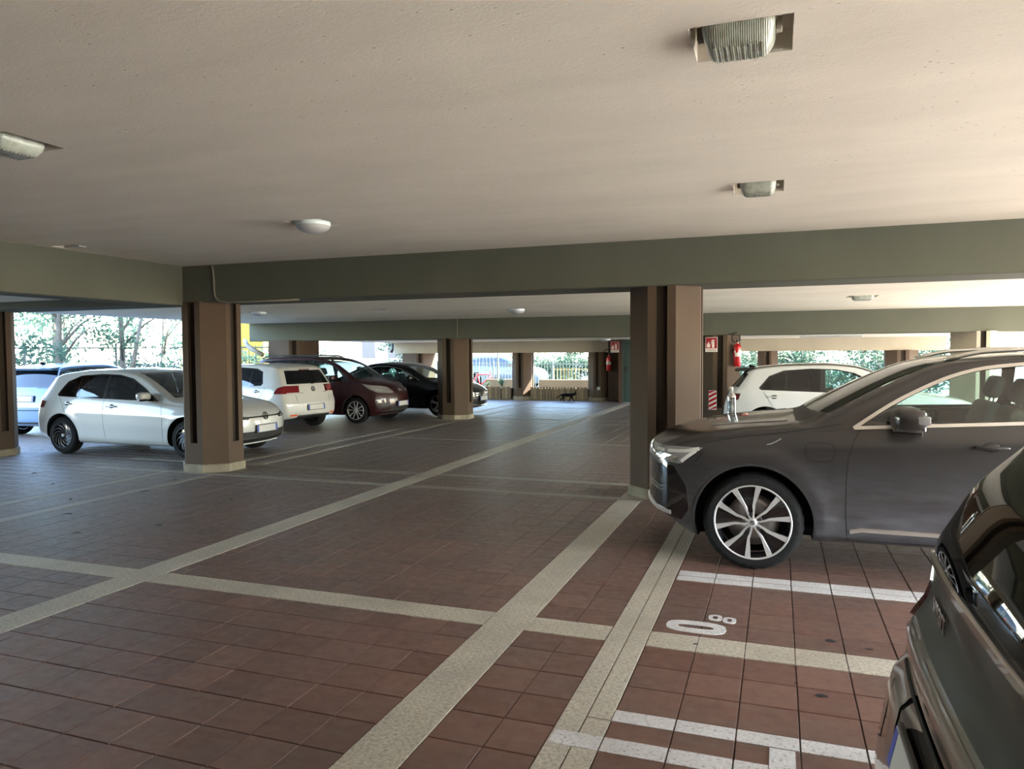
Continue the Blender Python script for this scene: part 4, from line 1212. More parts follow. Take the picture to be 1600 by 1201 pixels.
    if lamps == 'slim' or k.get('emb'):
        emblem_ring(root, cb.on_end(0, k.get('ez', (.66, .86))[0], 1)[0] + Vector((.004, 0, 0)), Vector((1, 0, .3)), .062, M['alloy_dark'], VW)
        emblem_ring(root, cb.on_end(0, k.get('ez', (.66, .86))[1], -1)[0] - Vector((.004, 0, 0)), Vector((-1, 0, .25)), .055, M['alloy_dark'], VW)
    if k.get('nose_bar', True):
        cb.ribbon([cb.on_end(yy, k.get('nbz', .655), 1) for yy in np.arange(-.62, .63, .08)], .022, .004, M['gloss_black'], 'grille_slot', root)
        cb.ribbon([cb.on_end(yy, k.get('nbz', .655) - .014, 1) for yy in np.arange(-.62, .63, .08)], .006, .008, M['chrome'], 'grille_trim', root)
    if k.get('lip_front', True):
        cb.ribbon([cb.on_end(yy, .215, 1) for yy in np.arange(-.66, .67, .08)], .026, .014, M['satin_chrome'] if k.get('lipm') else M[col], 'bumper_blade', root)
    for f in k.get('extra', ()): f(cb, root)
    cb.finish('body', cb.bm, cb.lay, M[col], root)
    dq = k.get('dash', 1.42)
    cabin(root, cb, dq, .08, M['seat_dark'], k.get('shelf', 3.6), [(cb.x0 - dq - .98, .36, .48, False), (cb.x0 - dq - .98, -.36, .48, False), (cb.x0 - dq - 1.80, 0, 1.2, True)], .34)
    wh = wheel_proto(R, .205, R * .69, wheel); put_wheels(root, wh, (WB, 0), k.get('ht', .765), R)
    return root

hatch('hatchback', -11.50, 10.10, 1.0, 'white hatchback with black swirl-spoke wheels parked behind the octagonal brown column', 'paint_white', dict(), wheel='swirl', rear_side='glass')

# white hatchback on the right with dark rear windows and black roof spoiler
def golf_r_extra(cb, root):
    for sg in (1, -1):
        # black blade beside the rear window
        bm = bmesh.new(); pl = []
        pts = [(cb.x0 - 4.02, 1.29), (cb.x0 - 3.80, 1.27), (cb.x0 - 3.96, 1.03), (cb.x0 - 4.22, 1.03)]
        fs = cb.cut('side', pts, lambda f, sg=sg: f.calc_center_median().y * sg > .2 and f.normal.y * sg > .05)
        cb.take('rear_quarter_blade', fs, M['gloss_black'], root, .006)
hatch('hatchback', -0.19, 14.75, 0.0, 'white hatchback with black roof spoiler and tinted rear windows beyond the grey car', 'paint_white',
      dict(spoiler=(1.355, 3.50, 4.06, 'black_plastic'), extra=(golf_r_extra,), tlm='dark_red_lens', tl=[(3.93, .915), (4.45, .93), (4.45, .79), (3.97, .80)]), roof='gloss_black', wheel='plain', rear_side='glass_dark', side_glass='glass')

# older white hatchback seen from its tail
def golf6_extra(cb, root):
    for sg in (1, -1):
        p = [cb.on_end(sg * y, .36, -1) for y in (.52, .58, .64, .69)]
        cb.ribbon(p, .04, .004, M['orange_lens'], 'rear_reflector', root)
        p = [cb.on_end(sg * y, .835, -1) for y in (.42, .5, .58, .66, .72)]
        cb.ribbon(p, .03, .007, M['white_lens'], 'reversing_light', root)
    w = [cb.on_end(y, z, -1) for y, z in ((.0, 1.02), (-.15, 1.035), (-.3, 1.06), (-.4, 1.09))]
    cb.ribbon(w, .016, .012, M['black_plastic'], 'rear_wiper', root)
    bm = bmesh.new(); p, n = cb.on_end(0, 1.33, -1); add_rbox(bm, p + Vector((-.005, 0, .0)), (.05, .30, .03), None, .01, 2); mk('brake_light', bm, M['dark_red_lens'], root)
    cb.ribbon([cb.on_end(y, z, -1) for y, z in ((-.52, .80), (-.50, .62), (-.45, .57), (0, .56), (.45, .57), (.50, .62), (.52, .80))], .006, .001, M['dark_void'], 'tailgate_seam', root)
hatch('hatchback', -10.32, 13.95, 173.0, 'older white hatchback seen from its rear with round edged red tail lights', 'paint_white',
      dict(L=4.20, WB=2.578, fo=.872, H=1.0, top=[(0, .74), (.05, .775), (.25, .85), (.6, .92), (1.0, .975), (1.12, 1.0), (1.5, 1.18), (1.85, 1.345), (2.1, 1.43), (2.5, 1.48), (3.0, 1.478), (3.6, 1.45), (4.0, 1.405), (4.2, 1.37)],
           tail=[(.2, .10), (.32, .03), (.45, 0), (.6, .0), (.72, .04), (.85, .07), (.97, .10), (1.05, .15), (1.2, .25), (1.35, .36), (1.46, .44)],
           rg=(1.03, 1.32, .66, .56), dlo=[(1.42, .94), (1.75, 1.16), (2.05, 1.31), (2.35, 1.375), (2.75, 1.39), (3.2, 1.365), (3.38, 1.30), (3.46, 1.05), (3.42, 1.0), (2.6, .97)],
           wins=[[(1.62, .96), (1.80, 1.165), (2.06, 1.292), (2.36, 1.357), (2.52, 1.365), (2.52, .977)], [(2.60, .98), (2.60, 1.37), (2.76, 1.373), (3.06, 1.355), (3.06, .99)], [(3.10, .995), (3.10, 1.35), (3.36, 1.285), (3.43, 1.05), (3.40, 1.01)]],
           tl=[(3.80, .86), (3.86, .95), (3.98, .995), (4.4, .995), (4.4, .835), (3.80, .825)], tly=.36, rp=.52, diff=[(-.58, .20), (.58, .20), (.5, .36), (-.5, .36)], emb=True, ez=(.66, .915), extra=(golf6_extra,), handles=((2.38, .85), (3.30, .88)), fin=False), lamps='big', wheel='plain', rear_side='glass_dark')

# tall dark red mini-van
def c3_extra(cb, root):
    for sg in (1, -1):
        for q0, q1 in ((2.0, 3.75),):
            pts = []
            for q in np.arange(q0, q1, .07):
                t = (q - q0) / (q1 - q0); p, n = cb.on_top(cb.x0 - q, sg * .57); pts.append(p + Vector((0, 0, .008 + .038 * min(1, math.sin(PI * t) * 3.5))))
            bm = bmesh.new(); add_tube(bm, pts, .02, 8); mk('roof_rail', bm, M['black_plastic'], root, True)
        # fog lamp pocket and bright bracket below it
        fs = cb.cut('front', [(sg * .46, .50), (sg * .76, .50), (sg * .74, .38), (sg * .50, .38)], lambda f: f.normal.x > .1 and f.calc_center_median().x > cb.x0 - .7)
        cb.take('fog_lamp', fs, M['black_plastic'], root, .002)
        br = [cb.on_end(sg * y, z, 1) for y, z in ((.46, .36), (.49, .32), (.53, .285), (.60, .28), (.66, .285), (.70, .32), (.73, .36))]
        cb.ribbon(br, .02, .012, M['alloy_dark'], 'bumper_bracket', root)
    cb.ribbon([cb.on_end(y, z, 1) for y, z in ((-.09, .77), (0, .815), (.09, .77))], .016, .008, M['chrome'], 'emblem', root)
    cb.ribbon([cb.on_end(y, z, 1) for y, z in ((-.09, .735), (0, .78), (.09, .735))], .016, .008, M['chrome'], 'emblem', root)
hatch('minivan', -12.06, 16.22, 0.0, 'tall dark red minivan with black roof rails and bright fog lamp brackets', 'paint_dark_red',
      dict(L=4.08, WB=2.54, fo=.82, R=.315, top=[(0, .80), (.05, .845), (.2, .92), (.5, 1.0), (.75, 1.05), (.88, 1.08), (1.2, 1.28), (1.5, 1.46), (1.8, 1.565), (2.2, 1.615), (2.8, 1.63), (3.4, 1.61), (3.85, 1.57), (4.08, 1.53)],
           sh=[(0, .68), (.3, .85), (.8, .95), (1.5, .99), (2.5, 1.02), (3.6, 1.04), (4.08, 1.04)], wl=[(0, .78), (.4, .845), (1.2, .865), (3.0, .865), (4.08, .80)],
           nose=[(.15, .16), (.3, .04), (.45, 0), (.6, .01), (.75, .05), (.85, .12)], bow_f=.34,
           tail=[(.2, .08), (.35, .0), (.6, 0), (.9, .02), (1.05, .05), (1.3, .14), (1.55, .26)], Dr=.7,
           ws=(1.075, 1.53, .66, .58), wsq=(.7, 1.95), dlo=[(.98, 1.01), (1.22, 1.20), (1.5, 1.385), (1.8, 1.485), (2.2, 1.53), (2.9, 1.535), (3.5, 1.505), (3.72, 1.40), (3.75, 1.07), (2.6, 1.035)],
           wins=[[(1.08, 1.02), (1.30, 1.225), (1.36, 1.265), (1.36, 1.025)], [(1.42, 1.025), (1.42, 1.30), (1.55, 1.385), (1.82, 1.465), (2.2, 1.508), (2.36, 1.512), (2.36, 1.04)], [(2.46, 1.045), (2.46, 1.515), (2.9, 1.515), (3.2, 1.50), (3.2, 1.055)], [(3.28, 1.06), (3.28, 1.495), (3.48, 1.48), (3.66, 1.39), (3.70, 1.08)]],
           rg=(1.08, 1.47, .6, .54), rgq=3.5, hl=[(.06, .72), (.12, .83), (.30, .895), (.66, .955), (.46, .83), (.28, .745)], hly=.34, drl=((.24, .79), (.32, .81), (.40, .84)), tl=[(3.9, 1.35), (4.3, 1.35), (4.3, .9), (3.95, .9)],
           grille=[(-.42, .20), (.42, .20), (.42, .42), (-.42, .42)], seams=([(.98, .98), (.98, .6), (1.10, .24)], [(2.41, 1.03), (2.41, .6), (2.40, .24)]), handles=((2.2, .90), (3.1, .92)), mq=(1.38, 1.07), nose_bar=False, fin=True, emb=False, dash=1.2, shelf=3.5, extra=(c3_extra,), ht=.735), lamps='big', wheel='double', rear_side='glass')

# black saloon behind the brown column
def cla_extra(cb, root):
    for sg in (1, -1):
        dl = [(1.52, .955), (1.85, 1.13), (2.15, 1.262), (2.5, 1.322), (2.9, 1.315), (3.3, 1.24), (3.62, 1.10), (3.75, 1.02)]
        cb.ribbon(cb.line_side(dl, sg, 5), .02, .006, M['satin_chrome'], 'window_trim', root)
    for z in (.60, .545):
        cb.ribbon([cb.on_end(y, z, 1) for y in np.arange(-.40, .41, .08)], .020, .012, M['chrome'], 'grille_bar', root)
    cb.ribbon([cb.on_end(y, .27, 1) for y in np.arange(-.72, .73, .09)], .022, .014, M['chrome'], 'bumper_blade', root)
    emblem_ring(root, cb.on_end(0, .575, 1)[0] + Vector((.02, 0, 0)), Vector((1, 0, .2)), .085, M['chrome'], [((0, 0), (0, 1)), ((0, 0), (.87, -.5)), ((0, 0), (-.87, -.5))])
hatch('sedan', -11.13, 18.65, -1.0, 'black saloon with chrome window line and five-spoke wheels behind the far brown column', 'paint_black',
      dict(L=4.64, WB=2.70, fo=.93, R=.33, top=[(0, .68), (.05, .72), (.25, .80), (.6, .875), (1.05, .945), (1.2, .975), (1.6, 1.17), (1.95, 1.325), (2.3, 1.415), (2.65, 1.437), (3.05, 1.415), (3.5, 1.30), (3.9, 1.14), (4.15, 1.05), (4.35, 1.025), (4.64, .99)],
           sh=[(0, .60), (.3, .73), (1.0, .86), (1.6, .91), (2.6, .95), (3.6, .975), (4.3, .96), (4.64, .93)], wl=[(0, .80), (.4, .86), (1.2, .885), (3.0, .888), (4.0, .86), (4.64, .78)],
           crown=[(0, .07), (.5, .06), (1.0, .06), (1.2, .10), (1.8, .10), (2.3, .08), (3.6, .10), (4.2, .07), (4.64, .06)], ws=(.975, 1.39, .74, .58), wsq=(1.0, 2.4), tail=[(.2, .1), (.35, 0), (.6, .0), (.85, .03), (1.0, .06)],
           dlo=[(1.52, .955), (1.85, 1.13), (2.15, 1.262), (2.5, 1.322), (2.9, 1.315), (3.3, 1.24), (3.62, 1.10), (3.75, 1.02), (3.5, .99), (2.6, .97)],
           wins=[[(1.68, .965), (1.90, 1.13), (2.17, 1.24), (2.5, 1.302), (2.66, 1.303), (2.66, .98)], [(2.74, .98), (2.74, 1.303), (2.9, 1.298), (3.28, 1.225), (3.58, 1.095), (3.68, 1.03), (3.48, 1.0)]],
           rg=(1.06, 1.34, .62, .55), rgq=3.2, hl=[(-.02, .60), (.12, .66), (.40, .745), (.66, .80), (.50, .70), (.25, .60)], hly=.44, tl=[(4.3, .90), (4.8, .90), (4.8, .76), (4.4, .74)], grille=[(-.42, .50), (.42, .50), (.46, .64), (-.46, .64)],
           seams=([(1.46, .92), (1.42, .6), (1.42, .24)], [(2.70, .96), (2.70, .6), (2.66, .24)]), handles=((2.5, .85), (3.4, .87)), mq=(1.72, .99), nose_bar=False, emb=False, diff=[(-.6, .2), (.6, .2), (.55, .38), (-.55, .38)], dash=1.5, shelf=3.55, rp=.6, extra=(cla_extra,)), lamps='big', wheel='star')

# pale blue car at the far left, tail towards the garage
def blue_extra(cb, root):
    cb.ribbon([cb.on_end(y, .56, -1) for y in np.arange(-.66, .67, .11)], .018, .002, M['dark_void'], 'bumper_seam', root)
    cb.ribbon([cb.on_end(y, .30, -1) for y in np.arange(-.66, .67, .11)], .05, .006, M['black_plastic'], 'bumper_lower', root)
    for sg in (1, -1):
        fs = cb.cut('side', [(cb.x0 - 3.46, 1.40), (cb.x0 - 3.60, 1.41), (cb.x0 - 3.72, 1.02), (cb.x0 - 3.60, 1.00)], lambda f, sg=sg: f.calc_center_median().y * sg > .3 and f.normal.y * sg > .05)
        cb.take('rear_pillar_trim', fs, M['gloss_black'], root, .002)
hatch('hatchback', -14.57, 11.40, 97.0, 'pale blue hatchback at the far left with a blue edged number plate', 'paint_pale_blue',
      dict(L=3.75, WB=2.40, fo=.74, top=[(0, .76), (.05, .80), (.25, .88), (.6, .96), (.9, 1.01), (1.0, 1.04), (1.35, 1.25), (1.65, 1.40), (1.9, 1.48), (2.3, 1.52), (2.9, 1.51), (3.4, 1.475), (3.75, 1.44)],
           sh=[(0, .65), (.3, .80), (1.0, .92), (2.0, .97), (3.75, 1.0)], wl=[(0, .74), (.4, .80), (1.2, .825), (3.0, .825), (3.75, .79)], tail=[(.2, .06), (.35, 0), (.6, 0), (.85, .03), (1.0, .07), (1.2, .17), (1.42, .30)], bow_r=.13, Dr=.7,
           ws=(1.03, 1.42, .68, .57), wsq=(.8, 2.05), dlo=[(1.22, .975), (1.5, 1.18), (1.8, 1.35), (2.1, 1.415), (2.7, 1.43), (3.2, 1.40), (3.45, 1.34), (3.56, 1.05), (2.4, 1.0)],
           wins=[[(1.40, .995), (1.58, 1.18), (1.82, 1.325), (2.1, 1.395), (2.26, 1.40), (2.26, 1.01)], [(2.34, 1.015), (2.34, 1.405), (2.7, 1.41), (2.95, 1.395), (2.95, 1.035)], [(3.0, 1.04), (3.0, 1.39), (3.2, 1.38), (3.42, 1.325), (3.51, 1.06)]],
           rg=(1.03, 1.37, .66, .58), rgq=3.0, rp=.80, tl=[(3.60, .98), (4.0, .98), (4.0, .70), (3.62, .70)], tly=.68, spoiler=(1.43, 3.15, 3.60, 'paint_pale_blue'), handles=((2.1, .88), (2.9, .9)), seams=([(1.2, .95), (1.15, .6), (1.17, .24)], [(2.3, .98), (2.3, .6), (2.28, .24)]), mq=(1.36, 1.04), diff=[(-.1, .2), (.1, .2), (.1, .22), (-.1, .22)], dash=1.22, shelf=3.1, ht=.70, extra=(blue_extra,), nose_bar=False, emb=False), lamps='big', wheel='plain', rear_glass='glass_dark', chars='EL 170EW')

# ------------------------------------------------------------------ small brown-grey car at the lower right, tail towards the camera
def small_car():
    root = car_root('city_car', 0.705, 2.075, 0.0, 'small brown grey city car at the lower right showing its dark rear window')
    L = 2.70
    sp = dict(L=L, x0=1.813 + .467,
        top=[(0, .80), (.05, .85), (.2, .93), (.45, 1.0), (.6, 1.06), (.9, 1.28), (1.2, 1.45), (1.5, 1.53), (1.9, 1.555), (2.3, 1.54), (L, 1.50)],
        bot=[(0, .24), (.3, .19), (1.0, .2), (2.2, .22), (L, .26)], sh=[(0, .66), (.3, .82), (.7, .93), (1.5, .985), (2.3, 1.0), (L, 1.0)],
        wl=[(0, .74), (.3, .80), (.8, .83), (2.2, .84), (2.5, .835), (L, .80)], crown=[(0, .08), (.5, .08), (.8, .11), (1.3, .09), (L, .10)],
        nose=[(.2, .08), (.35, 0), (.6, 0), (.8, .08)],
        tail=[(.22, .0), (.30, .010), (.50, .042), (.60, .062), (.635, .085), (.66, .125), (.685, .112), (.72, .098), (.765, .102), (.81, .142), (.89, .178), (.97, .181), (1.01, .180), (1.16, .242), (1.26, .294), (1.34, .372), (1.41, .442), (1.50, .56)],
        bow_f=.22, bow_r=.05, Df=.5, Dr=1.1, tum=.34, rr=.10, smooth_it=1, step=.05, prof=[(0, .93), (.05, .965), (.15, .985), (.4, 1.0), (.7, 1.0), (.9, .985), (1.0, .965)])
    # a finer tail: extra section rows
    cb = CarBody(sp); S = cb.S; E = lambda y, z: cb.on_end(y, z, -1)
    tailf = lambda f: f.normal.x < -.05 and f.calc_center_median().x < cb.x0 - L + 1.0
    # dark tailgate panel carries the window
    gate = cb.cut('front', [(-.70, .795), (.70, .795), (.735, .90), (.72, 1.02), (.60, 1.43), (-.60, 1.43), (-.72, 1.02), (-.735, .90)], tailf)
    rest = set(gate)
    before = set(cb.bm.faces)
    win = cb.cut('front', [(p.x, p.y) for p in round_poly([(-.685, 1.015), (.685, 1.015), (.575, 1.405), (-.575, 1.405)], .05, 5)], lambda f: True, list(rest))
    rest = {f for f in (rest | (set(cb.bm.faces) - before)) if f.is_valid} - set(win)
    cb.take('rear_window', win, M['glass_smart'], root, .003)
    rest = {f for f in rest if f.is_valid}
    tg = cb.take('tailgate', list(rest), M['paint_smart_dark'], root, .0)
    # window rim and the fold below it
    cb.ribbon([E(y, 1.002 - .004 * (y / .7) ** 2) for y in np.arange(-.70, .701, .05)], .026, .012, M['paint_brown_grey'], 'window_ledge', tg)
    # lettering on the tailgate
    me = text_mesh('smart', .105, .0025); me.materials.clear(); me.materials.append(M['chrome'])
    p, n = E(.42, .892)
    n.z = .05; n.normalize(); u = n.cross(Vector((0, 0, 1))).normalized() * -1; v = n.cross(u)
    if v.z < 0: v = -v; 
    u = v.cross(n)
    t = bpy.data.objects.new('tailgate_lettering', me); link(t, tg)
    t.matrix_local = Matrix(((u.x, v.x, n.x, p.x + n.x * .006), (u.y, v.y, n.y, p.y + n.y * .006), (u.z, v.z, n.z, p.z + n.z * .006), (0, 0, 0, 1)))
    t['label'] = 'chrome lettering'
    # tail lamps on the corners
    for sg in (1, -1):
        fs = cb.cut('front', [(sg * .722, .78), (sg * .95, .78), (sg * .95, .965), (sg * .745, .965)], lambda f, sg=sg: f.calc_center_median().x < cb.x0 - L + .42 and (f.normal.x < -.05 or f.normal.y * sg > .3) and f.calc_center_median().y * sg > .5)
        lo = cb.take('tail_light', fs, M['dark_red_lens'], root, .012, .02)
    # bumper line, plate and its holder
    cb.ribbon([E(y, .64) for y in np.arange(-.70, .701, .06)], .012, .002, M['dark_void'], 'bumper_seam', root)
    for sg in (1, -1): cb.ribbon([E(sg * .60, .60), E(sg * .585, .5), E(sg * .60, .40), E(sg * .70, .36)], .007, .002, M['dark_void'], 'bumper_seam', root)
    fs = cb.cut('front', [(p.x, p.y) for p in round_poly([(-.40, .655), (-.34, .47), (.34, .47), (.40, .655)], .05, 4)], tailf)
    cb.take('plate_recess', fs, M['gloss_black'], root, -.004)
    p0, n0 = E(0, .56)
    plate(root, Vector((p0.x - .012, 0, .545)), Vector((-1, 0, .22)), .52, .11)
    cb.ribbon([E(y, .775) for y in np.arange(-.68, .681, .06)], .010, .004, M['paint_brown_grey'], 'tailgate_fold', root)
    dlo = S([(.75, 1.0), (1.0, 1.22), (1.25, 1.38), (1.6, 1.45), (2.05, 1.44), (2.15, 1.05)])
    for fs in cb.sides('side', dlo, .9): cb.take('side_window', fs, M['glass_smart'], root, -.003)
    ws = cb.cut('front', [(-.66, 1.07), (.66, 1.07), (.58, 1.46), (-.58, 1.46)], lambda f: f.normal.x > .15 and f.normal.z > .1 and f.calc_center_median().x > cb.x0 - 1.4)
    cb.take('windscreen', ws, M['glass_smart'], root)
    for sg in (1, -1):
        hl = cb.cut('front', [(sg * .48, .70), (sg * .74, .70), (sg * .74, .84), (sg * .48, .84)], lambda f: f.normal.x > .2 and f.calc_center_median().x > cb.x0 - .5)
        cb.take('headlight', hl, M['white_lens'], root, .002)
        mirror_arm(cb, root, .95, 1.05, M['paint_smart_dark'], sg, (.12, .2, .14))
        cb.ribbon(cb.line_side([(.78, .95), (.74, .6), (.8, .26)], sg), .007, .001, M['dark_void'], 'door_seam', root)
        handle(cb, root, 1.75, .9, sg, M['paint_brown_grey'], .18)
    cb.arches(root, (.467, 2.28), .325, .30, .26, 'black_plastic', False)
    cb.finish('body', cb.bm, cb.lay, M['paint_brown_grey'], root)
    cabin(root, cb, .95, .1, M['seat_dark'], 2.25, [(cb.x0 - 1.75, .34, .48, False), (cb.x0 - 1.75, -.34, .48, False)], .38)
    wh = wheel_proto(.295, .185, .20, 'plain'); put_wheels(root, wh, (1.813, 0), .70, .295)
small_car()
# ------------------------------------------------------------------ ceiling lamps (switched off)
def mat_lamp_glass():
    t = NT('prismatic_glass'); o = t.objco()
    w = t.n('ShaderNodeTexWave'); w.inputs['Scale'].default_value = 38; t.l(o, w.inputs['Vector'])
    n = t.noise(o, 14, 4, 0.6)
    c = t.mix(t.ramp(n, 0.35, 0.7), (0.62, 0.68, 0.58), (0.36, 0.36, 0.27))
    t.bsdf(c, 0.28); t.p.inputs['Transmission Weight'].default_value = 0.35; t.p.inputs['Coat Weight'].default_value = 0.4
    t.bump(w.outputs['Fac'], 0.35, 0.004)
    return t.m
M['lamp_glass'] = mat_lamp_glass()
M['lamp_white'] = plain('lamp_white', (0.66, 0.74, 0.72), 0.4)
M['dusty_metal'] = plain('dusty_metal', (0.30, 0.27, 0.22), 0.7, 0, 0, .2)
def bulkhead(cx, cy, z, sx, sy, label, drop=.055, rot=0.0):
    r = empty('ceiling_lamp', (cx, cy, z), rot); tag(r, label, 'ceiling lamp')
    bm = bmesh.new(); add_box(bm, -sx * .43, sx * .43, -sy * .33, sy * .33, .03, .088, .01); mk('lamp_base', bm, M['dusty_metal'], r)
    bm = bmesh.new(); loops = []
    for (w, d, zz) in ((.40, .31, .045), (.40, .31, .0), (.385, .295, -.02), (.33, .235, -drop), (.29, .19, -drop - .008)):
        pl = round_poly([(-sx * w, -sy * d * 1.05), (sx * w, -sy * d * 1.05), (sx * w, sy * d * 1.05), (-sx * w, sy * d * 1.05)], .045, 4)
        loops.append([bm.verts.new((p.x, p.y, zz)) for p in pl])
    for A, B in zip(loops[:-1], loops[1:]):
        for i in range(len(A)): bm.faces.new((A[i], A[(i + 1) % len(A)], B[(i + 1) % len(A)], B[i]))
    bm.faces.new(loops[-1])
    fix_normals(bm); g = mk('lamp_glass', bm, M['lamp_glass'], r, 'auto')
    bm = bmesh.new()
    for i in range(9):
        x = -sx * .26 + sx * .52 * i / 8
        add_box(bm, x - .004, x + .004, -sy * .20, sy * .20, -drop - .0115, -drop - .007)
    tag(mk('glass_ribs', bm, M['lamp_glass'], g), kind='stuff')
    for sg in (-1, 1):
        b = box('lamp_clip', sg * sx * .44 - .012, sg * sx * .44 + .012, -.02, .02, .0, .05, M['dusty_metal'], r, .003)
    return r
def dome(cx, cy, z, R, label, drop=.075):
    r = empty('ceiling_lamp', (cx, cy, z)); tag(r, label, 'ceiling lamp')
    bm = bmesh.new(); add_lathe(bm, [(R * .95, .085), (R, .02), (R, -.02), (R * .985, -.028)], 36); fix_normals(bm); mk('lamp_ring', bm, M['lamp_white'], r, True)
    bm = bmesh.new(); add_lathe(bm, [(R * .985, -.024)] + [(R * .97 * math.cos(a), -.024 - drop * math.sin(a)) for a in np.linspace(.05, PI / 2 - .02, 9)], 36); fix_normals(bm); mk('lamp_dome', bm, M['plate_white'], r, True)
    return r
bulkhead(-0.155, 3.13, CZ1, .34, .40, 'large dirty ribbed glass lamp in its recess nearest the camera')
bulkhead(-0.15, 5.99, CZ1, .32, .38, 'clear ribbed glass lamp in the recess before the grey green beam')
bulkhead(-4.28, 3.17, CZ1, .36, .36, 'glass lamp cut off by the left edge of the picture', rot=PI / 2)
dome(-4.20, 6.08, CZ1, .165, 'round white dome lamp in a square recess')
r = empty('ceiling_lamp', (-7.60, 6.36, CZ1)); tag(r, 'tiny pale fitting in a small ceiling slot above the sage green beam', 'ceiling lamp')
box('fitting', -.03, .11, -.05, .05, -.012, .03, M['plate_white'], r, .006)
dome(-10.0, 12.55, CZ2, .15, 'dome lamp on the middle ceiling just right of the octagonal brown column', .05)
r = empty('ceiling_lamp', (-7.22, 12.6, CZ2)); tag(r, 'tiny fitting in a slot of the middle ceiling above the red minivan', 'ceiling lamp')
box('fitting', -.02, .10, -.05, .05, -.012, .03, M['plate_white'], r, .006)
dome(-4.85, 13.8, CZ2, .16, 'round pale lamp on the middle ceiling above the aisle', .07)
bulkhead(1.25, 12.9, CZ2, .40, .40, 'glass lamp in the middle ceiling above the tinted white car')
dome(-5.02, 22.6, CZ3, .16, 'pale dome lamp on the low far ceiling beside the fire sign', .06)
r = empty('ceiling_lamp', (1.3, 21.0, CZ3)); tag(r, 'long slim tube lamp on the low ceiling at the right', 'ceiling lamp')
box('lamp_tube', -.75, .75, -.04, .04, -.06, -.02, M['plate_white'], r, .015, 2); box('lamp_base', -.78, .78, -.03, .03, -.02, .0, M['lamp_white'], r)

# ------------------------------------------------------------------ conduit on the first beam
def pipe(name, pts, rad, mat, label, cat, clips=()):
    bm = bmesh.new(); add_tube(bm, pts, rad, 8); o = mk(name, bm, mat, None, True); tag(o, label, cat)
    for c in clips:
        b = box('pipe_clip', c[0] - .018, c[0] + .018, c[1] - .012, c[1] + .013, c[2] - .008, c[2] + .008, mat, o, .003)
    return o
M['conduit'] = plain('conduit', (0.20, 0.19, 0.15), 0.6)
pipe('conduit_pipe', [(-7.45, 8.342, 2.93), (-7.42, 8.342, 2.88), (-7.405, 8.342, 2.75), (-7.40, 8.342, 2.56), (-7.385, 8.342, 2.48), (-7.34, 8.342, 2.435), (-7.27, 8.342, 2.412), (-7.15, 8.342, 2.402), (-6.9, 8.342, 2.40), (-6.0, 8.342, 2.402)], .013, M['conduit'],
     'thin grey conduit pipe bending down the beam above the octagonal brown column', 'pipe', [(-7.403, 8.342, 2.68)])
pipe('conduit_pipe', [(-7.55, 16.99, 2.53), (-7.55, 16.985, 2.3), (-7.55, 16.985, 2.06)], .014, M['conduit'], 'straight conduit pipe on the second beam above the far brown column', 'pipe')
pipe('drain_pipe', [(-13.95, 17.3, 2.52), (-13.95, 17.3, 2.25), (-14.02, 17.3, 2.16), (-13.95, 17.3, 2.06)], .045, M['black_plastic'], 'black bent drain pipe end at the left end of the second beam', 'pipe')
pipe('drain_pipe', [(-14.0, 16.94, 2.06), (-13.75, 16.72, 1.92), (-13.5, 16.68, 1.80), (-13.2, 16.68, 1.66)], .06, M['dusty_metal'], 'grey slanting drain pipe beneath the left end of the second beam', 'pipe')
pipe('drain_pipe', [(-13.92, 25.2, 2.05), (-13.90, 25.2, 1.85), (-13.98, 25.2, 1.72)], .06, M['black_plastic'], 'dark drain pipe hanging at the left end of the far beam', 'pipe')

# ------------------------------------------------------------------ fire extinguishers, signs, hazard panel
M['fire_red'] = plain('fire_red', (0.42, 0.012, 0.016), 0.25, 0, 0.6)
M['sign_red'] = plain('sign_red', (0.30, 0.015, 0.025), 0.4)
M['sign_white'] = plain('sign_white', (0.72, 0.66, 0.62), 0.5)
def extinguisher(x, y, z, rz, label):
    r = empty('fire_extinguisher', (x, y, z), rz); tag(r, label, 'fire extinguisher')
    R = .085; bm = bmesh.new(); add_lathe(bm, [(.02, 0), (R * .9, 0), (R, .015), (R, .42), (R * .9, .46), (R * .55, .49), (.03, .50), (.03, .53), (.001, .53)], 24); fix_normals(bm); mk('cylinder_body', bm, M['fire_red'], r, 'auto')
    bm = bmesh.new()
    add_lathe(bm, [(R + .002, .22), (R + .002, .30)], 24); fix_normals(bm)
    bmesh.ops.delete(bm, geom=[v for v in bm.verts if v.co.y > -.02], context='VERTS'); mk('instruction_label', bm, M['sign_white'], r, True)
    bm = bmesh.new(); add_tube(bm, [(0, 0, .52), (0, 0, .57)], .025, 10); add_box(bm, -.02, .11, -.012, .012, .565, .582, .004); add_box(bm, -.02, .10, -.012, .012, .60, .615, .004); mk('valve_lever', bm, M['black_plastic'], r)
    bm = bmesh.new(); add_tube(bm, [(-.02 + .115 * math.cos(a) - .03, -.01, .63 + .105 * math.sin(a)) for a in np.linspace(-.7, 4.6, 20)] , .011, 8); mk('hose', bm, M['rubber'], r, True)
    box('wall_bracket', -.03, .03, R - .01, R + .03, .30, .36, M['black_plastic'], r)
    return r
extinguisher(-0.836, 17.036, 1.345, math.radians(45), 'red fire extinguisher with looped black hose on the pale column side')
extinguisher(-5.40, 24.78, 1.04, 0, 'dark red fire extinguisher on the brown wall by the green door')
